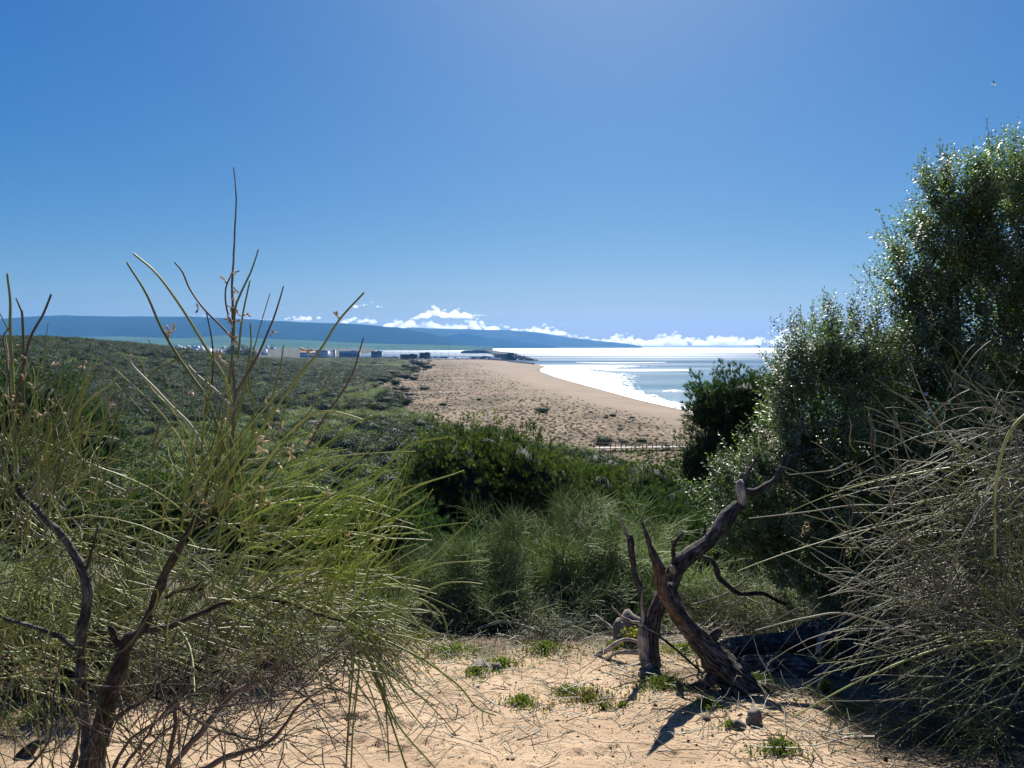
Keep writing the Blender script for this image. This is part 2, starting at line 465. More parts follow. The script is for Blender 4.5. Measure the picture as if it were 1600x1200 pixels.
def sea_mat():
    m, nt, out = new_mat('sea_water')
    pos = position(nt)
    sp = node(nt, 'ShaderNodeSeparateXYZ'); nt.links.new(pos, sp.inputs[0])
    far = node(nt, 'ShaderNodeMapRange'); nt.links.new(sp.outputs[1], far.inputs[0])
    far.inputs[1].default_value = 300; far.inputs[2].default_value = 2600
    tex = noise_t(nt, 0.006, 4, 0.6, pos)
    c = ramp(nt, far.outputs[0], [(0.0, (0.03, 0.125, 0.165)), (0.35, (0.015, 0.075, 0.12)), (1.0, (0.008, 0.04, 0.07))])
    c = mix(nt, 1.0, c, ramp(nt, tex, [(0.35, (0.75, 0.8, 0.85)), (0.65, (1.2, 1.15, 1.1))]), 'MULTIPLY')
    p = node(nt, 'ShaderNodeBsdfAnisotropic'); dfs = node(nt, 'ShaderNodeBsdfDiffuse'); nt.links.new(c, dfs.inputs[0])
    r = node(nt, 'ShaderNodeMapRange'); nt.links.new(sp.outputs[1], r.inputs[0])
    r.inputs[1].default_value = 1300; r.inputs[2].default_value = 5200; r.inputs[3].default_value = 0.15; r.inputs[4].default_value = 0.37
    mq = node(nt, 'ShaderNodeMapping'); mq.inputs['Scale'].default_value = (0.12, 1.0, 1); nt.links.new(pos, mq.inputs[0])
    stk = noise_t(nt, 0.0045, 5, 0.6, mq.outputs[0])
    nt.links.new(math_n(nt, 'MULTIPLY', r.outputs[0], math_n(nt, 'ADD', math_n(nt, 'MULTIPLY', stk, 2.2), -0.12)), p.inputs['Roughness'])
    mp = node(nt, 'ShaderNodeMapping'); mp.inputs['Scale'].default_value = (0.55, 1.0, 1); nt.links.new(pos, mp.inputs[0])
    h1 = noise_t(nt, 0.12, 6, 0.62, mp.outputs[0]); h2 = noise_t(nt, 0.9, 4, 0.6, mp.outputs[0])
    h = math_n(nt, 'ADD', math_n(nt, 'MULTIPLY', h1, 2.4), math_n(nt, 'MULTIPLY', h2, 0.5))
    b = node(nt, 'ShaderNodeBump'); b.inputs['Strength'].default_value = 1.0; b.inputs['Distance'].default_value = 0.28
    nt.links.new(h, b.inputs['Height']); nt.links.new(b.outputs[0], p.inputs['Normal'])
    fr = node(nt, 'ShaderNodeFresnel'); fr.inputs['IOR'].default_value = 1.33; nt.links.new(b.outputs[0], fr.inputs['Normal'])
    cap = node(nt, 'ShaderNodeMapRange'); nt.links.new(sp.outputs[1], cap.inputs[0])      # a choppy sea reflects less than a flat one
    cap.inputs[1].default_value = 1500; cap.inputs[2].default_value = 3600; cap.inputs[3].default_value = 0.40; cap.inputs[4].default_value = 0.42
    ms = node(nt, 'ShaderNodeMixShader'); nt.links.new(math_n(nt, 'MULTIPLY', fr.outputs[0], cap.outputs[0]), ms.inputs[0])
    nt.links.new(dfs.outputs[0], ms.inputs[1]); nt.links.new(p.outputs[0], ms.inputs[2]); nt.links.new(ms.outputs[0], out.inputs[0])
    return m

def foam_mat():
    m, nt, out = new_mat('foam')
    pos = position(nt)
    mp = node(nt, 'ShaderNodeMapping'); mp.inputs['Scale'].default_value = (0.6, 0.22, 1); nt.links.new(pos, mp.inputs[0])
    n = noise_t(nt, 0.45, 6, 0.72, mp.outputs[0])
    k = attr(nt, 'rnd')
    a = math_n(nt, 'GREATER_THAN', math_n(nt, 'ADD', k, math_n(nt, 'MULTIPLY', n, 2.2)), 1.38)
    d = node(nt, 'ShaderNodeBsdfPrincipled'); d.inputs['Base Color'].default_value = (0.86, 0.88, 0.9, 1); d.inputs['Roughness'].default_value = 0.5
    tr = node(nt, 'ShaderNodeBsdfTransparent'); ms = node(nt, 'ShaderNodeMixShader')
    nt.links.new(a, ms.inputs[0]); nt.links.new(tr.outputs[0], ms.inputs[1]); nt.links.new(d.outputs[0], ms.inputs[2])
    nt.links.new(ms.outputs[0], out.inputs[0])
    return m

def cloud_mat():
    m, nt, out = new_mat('cloud')
    v = node(nt, 'ShaderNodeVolumeScatter'); v.inputs['Color'].default_value = (.93, .93, .94, 1); v.inputs['Density'].default_value = 0.0036; v.inputs['Anisotropy'].default_value = 0.42
    nt.links.new(v.outputs[0], out.inputs['Volume'])
    return m

def hill_mat(name, c0, c1, scale):
    m, nt, out = new_mat(name)
    n = noise_t(nt, scale, 6, 0.62, position(nt))
    p = node(nt, 'ShaderNodeBsdfDiffuse')
    nt.links.new(ramp(nt, n, [(0.35, c0), (0.65, c1)]), p.inputs[0])
    nt.links.new(p.outputs[0], out.inputs[0])
    return m

M['ground'] = ground_mat(); M['sea'] = sea_mat(); M['foam'] = foam_mat(); M['cloud'] = cloud_mat()
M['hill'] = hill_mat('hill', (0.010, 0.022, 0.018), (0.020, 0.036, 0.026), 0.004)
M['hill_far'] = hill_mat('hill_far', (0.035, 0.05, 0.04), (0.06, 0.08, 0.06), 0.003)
M['mountain_haze_tone'] = hill_mat('mountain_haze_tone', (0.26, 0.27, 0.26), (0.34, 0.34, 0.33), 0.001)  # pale colour paints distance haze onto the far mountains
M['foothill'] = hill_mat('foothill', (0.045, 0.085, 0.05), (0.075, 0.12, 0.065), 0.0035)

# ------------------------------------------------------------------ terrain
def interp(x, pts):
    xs = [p[0] for p in pts]; ys = [p[1] for p in pts]
    return np.interp(x, xs, ys)

SHORE = [(-400, 150), (0, 130), (100, 108), (200, 88), (303, 70), (357, 62), (484, 50), (613, 38), (760, 30), (834, 32), (900, 40), (960, 44), (1030, 36), (1090, 26), (1180, 8), (1330, -8), (1420, -60), (1430, -3000)]
def shore_x(y):
    return interp(y, SHORE)
SLOPE = [(-60, 0.6), (-3, -1.25), (0, -1.6), (3, -1.9), (5.5, -2.25), (7.5, -2.75), (10, -3.6), (20, -6.6), (40, -12.0), (75, -19.0), (110, -21.0), (200, -21.8), (600, -22.3), (1000, -22.8), (1300, -23.4), (3000, -24)]

def sstep(a, b, x):
    t = np.clip((x - a) / (b - a), 0, 1)
    return t * t * (3 - 2 * t)

def vnoise(x, y, s, seed=0):
    """cheap smooth value noise"""
    x = np.asarray(x, float) * s + 100.5 + seed * 13.7; y = np.asarray(y, float) * s + 57.3 + seed * 7.1
    xi = np.floor(x); yi = np.floor(y); fx = x - xi; fy = y - yi
    fx = fx * fx * (3 - 2 * fx); fy = fy * fy * (3 - 2 * fy)
    def h(a, b):
        v = np.sin(a * 127.1 + b * 311.7) * 43758.5453
        return v - np.floor(v)
    return (h(xi, yi) * (1 - fx) + h(xi + 1, yi) * fx) * (1 - fy) + (h(xi, yi + 1) * (1 - fx) + h(xi + 1, yi + 1) * fx) * fy - 0.5

def dune_mask(x, y):
    """1 = open sand, 0 = scrub"""
    # left edge of the open dunes in x as a function of distance
    e = interp(y, [(0, 60), (110, 20), (150, 4), (170, -2), (220, -28), (300, -50), (370, -70), (480, -78), (620, -100), (800, -120), (1000, -150), (1100, -170), (1400, -250)])
    n = vnoise(x, y, 0.035, 1) * 40 + vnoise(x, y, 0.12, 2) * 16
    w = np.clip(y / 500, 0.25, 1.5)
    return sstep(-8, 8, (x - e) / w + n * 0.6)

def height(x, y):
    x = np.asarray(x, float); y = np.asarray(y, float)
    r = np.hypot(x, y)
    yy = np.where(y > 0, np.where(y < 60, np.maximum(y, 0.0), y), y)
    h = interp(yy, SLOPE)
    # the dune the camera stands on goes on to the left and right
    side = sstep(10, 60, np.abs(x)) * sstep(110, 20, y)
    h = h + side * np.where(x < 0, 4.0, -3.0) * sstep(0, 30, r)
    # wooded ridge on the left
    rid = sstep(-80, -290, x) * sstep(40, 160, y) * sstep(760, 420, y)
    h = h + rid * 24.0
    h = h + np.where(r > 60, vnoise(x, y, 0.012, 3) * 2.2 + vnoise(x, y, 0.05, 4) * 0.9, 0) * sstep(60, 150, r) * sstep(1150, 900, y)
    h = h + vnoise(x, y, 0.35, 5) * 0.22 * sstep(4, 14, r) + vnoise(x, y, 0.9, 6) * 0.05 * sstep(1, 3, r) + vnoise(x, y, 2.6, 7) * 0.022 + vnoise(x, y, 7.0, 8) * 0.008 * sstep(12, 6, r)
    # shoreline
    ds = shore_x(y) - x           # metres inland
    town = (x < -380 - (y - 1430) * 0.12) & (y > 1300) & (y < 3200)
    ds = np.where(town, 200, ds)
    land = CZ + h + np.where(town, 16.0 * sstep(1600, 3100, y), 0)
    beach = np.where(ds > 0, np.minimum(0.055 * ds, 2.4) + np.maximum(ds - 42, 0) * 0.05 + np.maximum(ds - 130, 0) * 0.3, 0.08 * ds)
    z = np.where(r > 55, np.minimum(land, np.maximum(beach, -2.5)), land)
    return z

# footprints and scuffs in the near sand
FOOT = []
for (px, py, s) in [(512, 1112, 1.), (508, 1140, 1.1), (540, 1138, 1.), (560, 1140, .9), (588, 1140, 1.0), (600, 1148, .8), (628, 1150, .9), (505, 1178, 1.2), (550, 1175, .9), (592, 1182, 1.), (630, 1190, .8), (655, 1178, .8), (500, 1100, .9), (480, 1160, 1.), (942, 1188, 1.1), (905, 1194, .8), (720, 1196, .7), (1010, 1180, .6), (730, 1120, .5), (790, 1140, .5), (690, 1102, .6), (850, 1160, .5), (660, 1120, .6), (1120, 1140, .6), (760, 1100, .5), (640, 1085, .6), (430, 1120, 1.), (400, 1150, 1.), (350, 1170, 1.), (300, 1120, 1.), (980, 1145, .5), (1060, 1190, .6)]:
    D = 1.6 / max(0.1, (py - 541) / F)
    for _ in range(4):
        D = -interp(D, SLOPE) / ((py - 541) / F)
    FOOT.append(((px - 800) / F * D, D, 0.040 * s))
for _ in range(70):
    FOOT.append((random.gauss(-.55, .55), random.uniform(3.3, 4.9), random.uniform(.012, .026)))
for _ in range(40):
    FOOT.append((random.gauss(.6, .6), random.uniform(3.2, 4.6), random.uniform(.010, .020)))

front = np.radians(np.arange(-47, 47.01, 0.2))
back = np.radians(np.linspace(47, 313, 62)[1:-1])
TH = np.concatenate([front, back])
RR = np.concatenate([np.linspace(0.6, 2.9, 14)[:-1], np.linspace(2.9, 6.8, 190)[:-1], np.geomspace(6.8, 3300, 290)])
TT, RG = np.meshgrid(TH, RR)
GX = RG * np.sin(TT); GY = RG * np.cos(TT)
GZ = height(GX, GY)
for (fx, fy, fr) in FOOT:
    wob_ = .5 * vnoise(GX, GY, 26, 17) + .6 * vnoise(GX, GY, 55, 18)
    k = np.exp(-((((GX - fx) / (fr * 1.25)) ** 2 + ((GY - fy) / fr) ** 2) * (1 + wob_ * 2.2)) ** 1.3)
    nz = 1 + 1.2 * vnoise(GX, GY, 30, 9)
    GZ = GZ - min(0.034, fr * .8) * k * nz + min(0.016, fr * .4) * np.exp(-(((GX - fx) / (fr * 2.1)) ** 2 + ((GY - fy - fr * .8) / (fr * 1.7)) ** 2))
nr, nt_ = GX.shape
idx = np.arange(nr * nt_).reshape(nr, nt_)
a = idx[:-1]; b = idx[1:]
q = np.stack([a, np.roll(a, -1, 1), np.roll(b, -1, 1), b], -1).reshape(-1, 4)
Vg = np.stack([GX, GY, GZ], -1).reshape(-1, 3)
cz = float(height(0, 0)); Vg = np.vstack([Vg, [0, 0, cz]])
tc = np.array([(nr * nt_, idx[0][(j + 1) % nt_], idx[0][j]) for j in range(nt_)])
gx, gy = Vg[:, 0], Vg[:, 1]
rr = np.hypot(gx, gy)
near_m = sstep(40, 25, rr)
dm = dune_mask(gx, gy)
ds = shore_x(gy) - gx
wet = np.where(ds < 0, 1.0, np.clip(1 - ds / (26 + gy * 0.10), 0, 1))
wet = np.clip(wet + 0.15 * vnoise(gx, gy, 0.03, 12), 0, 1)
wet = np.where(ds < 3.5, 1.0, wet * 0.85)
lit = np.clip(sstep(5.0, 6.0, gy + .6 * vnoise(gx, gy, 1.3, 21)) + sstep(1.35, 2.1, gx + 0.25 * vnoise(gx, gy, 2, 5)) * sstep(2.8, 3.6, gy) + 1.2 * sstep(0.1, 0.35, vnoise(gx, gy, 1.6, 14)) * sstep(4.3, 5.0, gy), 0, 1) * 0.9
lit = np.clip(lit + sstep(-1.9, -2.6, gx) * .5, 0, 0.95)
mask = np.stack([near_m, 1 - dm, wet, lit], -1)
me = make_mesh('ground', Vg, [q[:, ::-1], tc[:, ::-1]], True, None, None, mask)
tag(link('ground', me, M['ground']), 'pale sand dune falling away to a scrub covered coastal plain and beach', kind='structure')

# sea
G = Geo()
n = 90
rs = np.concatenate([[0], np.geomspace(30, 12000, 60)])
ths = np.linspace(0, 2 * np.pi, n, endpoint=False)
V = [(0, 0, 0)]
for r_ in rs[1:]:
    for t_ in ths: V.append((r_ * math.sin(t_), r_ * math.cos(t_), 0))
idx = np.arange(1, 1 + 60 * n).reshape(60, n)
q = np.stack([idx[:-1], np.roll(idx[:-1], -1, 1), np.roll(idx[1:], -1, 1), idx[1:]], -1).reshape(-1, 4)[:, ::-1]
t = np.stack([np.zeros(n, int), np.roll(idx[0], -1), idx[0]], -1)[:, ::-1]
G.add(V, q=q, t=t); o = G.build('sea', M['sea'])
tag(o, 'blue green sea glittering towards the horizon', kind='structure')

# foam sheets: (x offset seaward from shore, width) along y
def foam_band(name, ys, inner, outer, k0, k1, label, z=0.03, nx=16):
    V = []; R = []
    for y in ys:
        i, o_ = inner(y), outer(y)
        for j in range(nx + 1):
            s = j / nx
            x = shore_x(y) + i + (o_ - i) * s
            V.append((x, y, z + 0.0 * s)); R.append(k0 + (k1 - k0) * abs(s))
    idx = np.arange(len(V)).reshape(len(ys), nx + 1)
    q = np.stack([idx[:-1, :-1], idx[:-1, 1:], idx[1:, 1:], idx[1:, :-1]], -1).reshape(-1, 4)
    g = Geo(); g.add(V, q=q, rnd=np.array(R))
    return tag(g.build(name, M['foam']), label, kind='stuff')
foam_band('foam', np.linspace(150, 1010, 200), lambda y: -1.5, lambda y: interp(y, [(150, 8), (300, 11), (420, 20), (520, 40), (640, 75), (700, 80), (800, 60), (860, 70), (960, 150), (1010, 110)]), 0.95, 0.05, 'white surf foam washing along the curved sandy shore')
# long breaking wave reaching out to the right of the point
def wave(name, pts, w, h, label, k=1.0):
    sp = smooth_path(pts, 80); V = []; R = []
    for (x, y, s) in sp:
        for j, (dy, dz) in enumerate([(-w, 0.05), (-w * .5, h * .5), (-w * .2, h), (0.1 * w, h * .8), (w * .4, h * .3), (w, 0.05)]):
            V.append((x, y + dy * s, dz * s + 0.02)); R.append((0.45 if j in (0, 5) else k))
    idx = np.arange(len(V)).reshape(80, 6)
    q = np.stack([idx[:-1, :-1], idx[1:, :-1], idx[1:, 1:], idx[:-1, 1:]], -1).reshape(-1, 4)
    g = Geo(); g.add(V, q=q, rnd=np.array(R)); return tag(g.build(name, M['foam'], smooth=True), label, kind='stuff')
def seaP(px, py):
    D = 10.
    v = (600 - py) / F
    y = math.cos(PITCH) + v * math.sin(PITCH); z = -math.sin(PITCH) + v * math.cos(PITCH)
    D = -CZ / z * y
    return (px - 800) / F * D / y, D
wave('foam_wave', [(*seaP(856, 575), 1.), (*seaP(900, 574), 1.6), (*seaP(950, 578), 1.2), (*seaP(1010, 579), .7), (*seaP(1076, 578.5), .35)], 16, 1.2, 'long white breaker running out from the sand point')
wave('foam_wave', [(*seaP(880, 592), .6), (*seaP(905, 586), 1.1), (*seaP(938, 589), .7), (*seaP(925, 597), .8), (*seaP(935, 604), .9)], 9, .8, 'curling white breaker in the shallow bay', .8)
wave('foam_wave', [(*seaP(930, 606), .6), (*seaP(960, 611), 1.0), (*seaP(1005, 613), .5)], 6, .6, 'small broken wave near the beach', .6)
wave('foam_wave', [(*seaP(990, 619), .4), (*seaP(1015, 622), .9), (*seaP(1045, 627), .6)], 2.2, .5, 'thin line of surf just off the nearest stretch of beach', .75)
wave('foam_wave', [(*seaP(930, 600), .4), (*seaP(950, 603), .9), (*seaP(985, 607), .4)], 3.5, .5, 'short broken wave in the middle of the bay', .7)
wave('foam_wave', [(*seaP(900, 566), .4), (*seaP(960, 567), .9), (*seaP(1040, 566), .4)], 9, .5, 'far thin line of surf beyond the sand point', .7)
wave('foam_wave', [(*seaP(1035, 611), .4), (*seaP(1055, 610.5), .8), (*seaP(1075, 613), .4)], 2.5, .5, 'short whitecap off the beach', .7)

# ------------------------------------------------------------------ hills
def ridge(name, prof, D0, depth, mat, label, seed, base_py=541.5, nx=220, ny=26, rough=1.0):
    """prof: [(px, py)] skyline at distance D0"""
    xs = [ (p[0] - 800) / F * D0 for p in prof]
    zs = [max(0.0, P(p[0], p[1], D0)[2]) for p in prof]
    V = []
    X = np.linspace(xs[0], xs[-1], nx)
    for j in range(ny):
        s = j / (ny - 1)         # 0 front foot .. 1 back foot
        f = math.sin(min(s / 0.6, 1) * math.pi / 2) ** 1.1 if s < 0.6 else math.cos((s - 0.6) / 0.4 * math.pi / 2)
        for x in X:
            z = np.interp(x, xs, zs)
            y = D0 + (s - 0.6) * depth
            sc_ = 1 + (y - D0) / D0
            gul = 1 + rough * 0.5 * mnoise.noise(Vector((x / 900 + seed, y / 1400, seed))) * (1 - f) + rough * 0.03 * mnoise.noise(Vector((x / 260, y / 300, seed)))
            V.append((x * sc_, y, max(z * f * gul, 0) - (3 if f < 0.02 else 0) + 0.2))
    idx = np.arange(len(V)).reshape(ny, nx)
    q = np.stack([idx[:-1, :-1], idx[:-1, 1:], idx[1:, 1:], idx[1:, :-1]], -1).reshape(-1, 4)
    g = Geo(); g.add(V, q=q)
    return tag(g.build(name, mat, smooth=True), label, kind='structure')
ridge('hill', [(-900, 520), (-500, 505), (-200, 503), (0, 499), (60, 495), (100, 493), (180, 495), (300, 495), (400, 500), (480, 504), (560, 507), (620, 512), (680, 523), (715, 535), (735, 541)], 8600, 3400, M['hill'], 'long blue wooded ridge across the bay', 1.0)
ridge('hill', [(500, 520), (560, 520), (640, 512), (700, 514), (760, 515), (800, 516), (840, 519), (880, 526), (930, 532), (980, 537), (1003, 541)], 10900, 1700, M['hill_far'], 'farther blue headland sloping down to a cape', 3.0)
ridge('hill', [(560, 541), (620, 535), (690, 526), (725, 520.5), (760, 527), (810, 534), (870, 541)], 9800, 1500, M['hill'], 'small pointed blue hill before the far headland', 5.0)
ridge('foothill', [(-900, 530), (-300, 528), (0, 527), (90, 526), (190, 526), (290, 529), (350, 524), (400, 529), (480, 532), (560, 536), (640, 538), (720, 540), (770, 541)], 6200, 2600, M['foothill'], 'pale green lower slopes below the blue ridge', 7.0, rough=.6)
ridge('mountain', [(990, 541.2), (1060, 540.4), (1100, 539.6), (1150, 540), (1190, 539.2), (1230, 539.8), (1300, 539), (1400, 540), (1600, 539), (1900, 540), (3400, 541)], 11950, 600, M['mountain_haze_tone'], 'faint far mountains across the strait', 9.0)

# ------------------------------------------------------------------ clouds (20 km and more out)
def ico(sub):
    import bmesh
    bm = bmesh.new(); bmesh.ops.create_icosphere(bm, subdivisions=sub, radius=1)
    V = np.array([v.co[:] for v in bm.verts]); Fc = np.array([[v.index for v in f.verts] for f in bm.faces]); bm.free()
    return V, Fc
ICO2, ICO3, ICO1 = ico(2), ico(3), ico(1)
def cloud(pxa, pxb, pyt, pyb, D, n, label, group=None):
    g = Geo(); s = D / F
    for i in range(n):
        u = RNG.random(); 
        env = math.sin(math.pi * min(max(u, .06), .94)) ** (0.6 if pxb - pxa < 110 else .22) * (0.78 + 0.22 * math.sin(u * 11 + pxa))
        hgt = (pyb - pyt) * env
        v = RNG.random() ** 1.4
        r = min(6.5, max(1.3, (pyb - pyt) * (0.27 - 0.15 * v))) * RNG.uniform(.6, 1.15)
        px = pxa + u * (pxb - pxa); py = pyb - v * max(hgt - r, 0.5) - r * .4
        c = P(px, py, D + RNG.uniform(-1, 1) * 600)
        V, Fc = ICO3
        nn = np.array([fract((p[0] * 1.6 + i, p[1] * 1.6, p[2] * 1.6 + pxa), 3) for p in V])
        W = V * (1 + 0.45 * nn[:, None]) * np.array([1.25, 1.0, 0.85]) * r * s
        W[:, 2] = np.maximum(W[:, 2], -0.45 * r * s)
        g.add(W + c, t=Fc)
    o = g.build('cloud', M['cloud'], smooth=True, origin=P((pxa + pxb) / 2, pyb, D))
    md = o.modifiers.new('merge', 'REMESH'); md.mode = 'VOXEL'; md.voxel_size = 1.1 * s; md.use_smooth_shade = True
    return tag(o, label, 'cloud', group)
CD = 36000
cloud(658, 733, 472, 497, CD, 46, 'largest white cumulus with grey centre over the headland')
cloud(604, 690, 488, 513, CD, 50, 'low puffy cumulus just left below the largest cloud')
cloud(686, 775, 493, 518, CD, 50, 'low puffy cumulus just right below the largest cloud')
cloud(738, 760, 484, 494, CD, 8, 'small round puff beside the largest cumulus')
cloud(776, 796, 485, 491, CD, 7, 'tiny flat white puff right of the small round one')
cloud(548, 604, 469, 481, CD, 14, 'thin high wisp of white cloud above the ridge')
cloud(515, 536, 483, 489, CD, 6, 'tiny white puff below the high wisp')
cloud(532, 600, 486, 506, CD, 20, 'small white cumulus sitting on the ridge line')
cloud(446, 506, 484, 501, CD, 16, 'flat white cumulus behind the middle of the ridge')
cloud(376, 436, 491, 501, CD, 10, 'low white cloud bank peeping over the ridge behind the tall stem')
cloud(296, 326, 487, 498, CD, 6, 'small cloud peeping over the ridge left of the tall stem')
cloud(433, 450, 477, 483, CD, 5, 'faint small puff above the ridge near the tall stem')
cloud(760, 880, 503, 524, CD, 60, 'bumpy cumulus bank over the sloping cape')
cloud(870, 900, 505, 509, CD, 5, 'tiny streak of cloud over the low bank')
cloud(860, 1010, 517, 541, CD, 110, 'long low cloud bank beyond the tip of the cape')
cloud(990, 1140, 516, 542, CD, 110, 'long low cloud bank over the open sea horizon')
cloud(1120, 1290, 514, 542, CD, 120, 'low cloud bank meeting the green shrub on the horizon')
cloud(1270, 1420, 516, 542, CD, 80, 'low cloud bank behind the tall glossy shrub')
cloud(1400, 1700, 516, 542, CD, 90, 'low cloud bank out beyond the right edge')

# ------------------------------------------------------------------ harbour and town
def boxg(G, c, sx, sy, z0, z1, rot=0.0, mat=None, rnd=0.5):
    x, y = c; ca, sa = math.cos(rot), math.sin(rot)
    V = []
    for z in (z0, z1):
        for (ax, ay) in ((-.5, -.5), (.5, -.5), (.5, .5), (-.5, .5)):
            V.append((x + ax * sx * ca - ay * sy * sa, y + ax * sx * sa + ay * sy * ca, z))
    G.add(V, q=[(0, 3, 2, 1), (4, 5, 6, 7), (0, 1, 5, 4), (1, 2, 6, 5), (2, 3, 7, 6), (3, 0, 4, 7)], rnd=rnd)
def building(pa, pb, py_top, D, depth, wall, label, name='building', cat='building', zb=2.0, roof='flat', win=True, floors=2, group=None, roofm=None):
    xa = P(pa, 545, D)[0]; xb = P(pb, 545, D)[0]; zt = P(pa, py_top, D)[2]
    cx = (xa + xb) / 2; w = xb - xa
    root = empty(name, (cx, D, zb)); tag(root, label, cat, group)
    g = Geo(); boxg(g, (0, 0), w, depth, -1.5, zt - zb); g.build('wall', M[wall], root)
    g = Geo(); h = zt - zb
    if roof == 'flat':
        boxg(g, (0, 0), w + .6, depth + .6, h + .003, h + .5)
        boxg(g, (w * .2, 0), w * .25, depth * .4, h + .505, h + 1.6)
    else:
        V = [(-w / 2 - .4, -depth / 2 - .4, h), (w / 2 + .4, -depth / 2 - .4, h), (w / 2 + .4, depth / 2 + .4, h), (-w / 2 - .4, depth / 2 + .4, h), (-w / 2 - .4, 0, h + 2.2), (w / 2 + .4, 0, h + 2.2)]
        g.add(V, q=[(0, 1, 5, 4), (2, 3, 4, 5)], t=[(0, 4, 3), (1, 2, 5)])
    g.build('roof', M[roofm or wall], root)
    if win:
        nw = max(2, int(w / 4.5)); fh = h / floors
        wg = Geo(); ww = w / nw * .5
        boxg(wg, (0, 0), ww, .12, -fh * .22, fh * .22); me_ = None
        for f in range(floors):
            for k in range(nw):
                if me_ is None:
                    o = wg.build('window', M['glass_dark'], root); me_ = o.data
                else:
                    o = bpy.data.objects.new('window', me_); COL.objects.link(o); o.parent = root
                o.location = (-w / 2 + (k + .5) * w / nw, -depth / 2 - .05, fh * (f + .5))
    return root
building(495, 513, 547.5, 1500, 20, 'white_wall', 'pale blocky harbour building with a small tower beside it', floors=3)
building(516, 524, 546.5, 1520, 8, 'white_wall', 'slim white tower next to the pale harbour building', name='tower', cat='tower', floors=3)
building(470, 494, 550.5, 1560, 14, 'white_wall', 'low white shed with a red roof by the quay', roof='gable', roofm='roof_tile')
building(531, 562, 549, 1520, 14, 'grey_wall', 'long low grey harbour shed behind the basin', floors=1)
building(581, 597, 549, 1340, 16, 'grey_wall', 'square blue grey harbour building near the centre of the quay')
building(626, 652, 554, 1340, 12, 'dark_wall', 'low dark green harbour hall with open bays', floors=1)
building(656, 672, 551.5, 1330, 12, 'dark_wall', 'stepped dark building at the right end of the quay')
building(736, 766, 557.5, 1360, 12, 'grey_wall', 'low grey workshop below the breakwater wall', floors=1)
building(600, 624, 557.5, 1380, 10, 'white_wall', 'long white single storey quay store', floors=1)

# quay wall and basins
g = Geo()
def qbox(px0, px1, D, d, z0, z1):
    xa = P(px0, 545, D)[0]; xb = P(px1, 545, D)[0]; boxg(g, ((xa + xb) / 2, D), xb - xa, d, z0, z1)
qbox(556, 795, 1290, 6, -1, 3.3); o = g.build('quay', M['concrete'])
tag(o, 'long low concrete quay in front of the harbour buildings', 'quay')
g = Geo(); qbox(400, 700, 1620, 8, -1, 3.0); tag(g.build('quay', M['concrete']), 'outer concrete mole behind the moored boats', 'quay')
g = Geo(); qbox(380, 560, 1900, 8, -1, 4.0); tag(g.build('quay', M['concrete']), 'far dark mole on the town side of the harbour', 'quay')

# breakwater: tall dark wall running away, rubble at its seaward end
root = empty('breakwater', (0, 1365, 0)); tag(root, 'long dark raised breakwater wall with a rock slope at its near end', 'breakwater')
BW = [(-2., 0.), (-40., 640.), (-78., 1285.), (-130., 1325.), (-186., 1365.)]; g = Geo()
BP = smooth_path([(x, y, 0) for x, y in BW[:1]] + [(x, y, 0) for x, y in BW[1:]], 25)[:, :2]; nseg = 24; V = []
for k in range(nseg + 1):
    s = k / nseg; c = BP[k]; dr = norm(BP[min(k + 1, nseg)] - BP[max(k - 1, 0)]); nr_ = np.array([dr[1], -dr[0]])
    hh = 13.5 - 3.0 * s + 0.4 * math.sin(s * 20)
    if s > .93: hh *= (1 - (s - .93) / .07 * .5)
    for (w, z) in ((12, -1.5), (4, hh), (-4, hh), (-6, -1.5)):
        V.append((*(c + nr_ * w), z))
idx = np.arange(len(V)).reshape(nseg + 1, 4)
qq = np.concatenate([np.stack([idx[:-1, j], idx[1:, j], idx[1:, j + 1], idx[:-1, j + 1]], -1) for j in range(3)])
g.add(V, q=np.vstack([qq, idx[0][None, :], idx[-1][None, ::-1]])); g.build('wall', M['dark_wall'], root)
g = Geo()
boxg(g, (-20, 12), 26, 14, -1, 11.5); g.build('block', M['concrete'], root)
g = Geo()
for i in range(300):
    s = RNG.random() ** .8; x = 2 + s * 44; hm = 12 * (1 - s) + .6
    V_, F_ = ICO1; nn = 1 + .3 * RNG.normal(size=(len(V_), 1))
    g.add(V_ * nn * RNG.uniform(1.0, 2.1) + [x, RNG.uniform(-12, 30) - s * 20, hm * RNG.uniform(.2, 1)], t=F_)
tag(g.build('boulders', M['concrete'], root), kind='stuff')
# line of shore boulders
g0 = None
for i in range(26):
    px = 795 + i * 1.55 + RNG.uniform(-.5, .5); D = 1200 - i * 5.5; x = P(px, 545, D)[0]
    V_, F_ = ICO2; 
    if i < 4 or g0 is None:
        g = Geo(); nn = np.array([fract((p[0] * 1.3 + i, p[1] * 1.3, p[2] * 1.3), 2) for p in V_]); g.add(V_ * (1 + .5 * nn[:, None]) * [1.8, 1.6, 1.1], t=F_)
        g0 = g.build('boulder', M['rock_dark']); o = g0
    else:
        o = g0.copy(); COL.objects.link(o)
    o.location = (x, D, float(max(0.4, height(x, D))) + .3); o.rotation_euler = (0, 0, RNG.uniform(0, 6)); o.scale = [RNG.uniform(.7, 1.3)] * 3
    tag(o, 'dark boulder in the line of rocks at the sand point', 'boulder', 'dark boulders along the sand point')

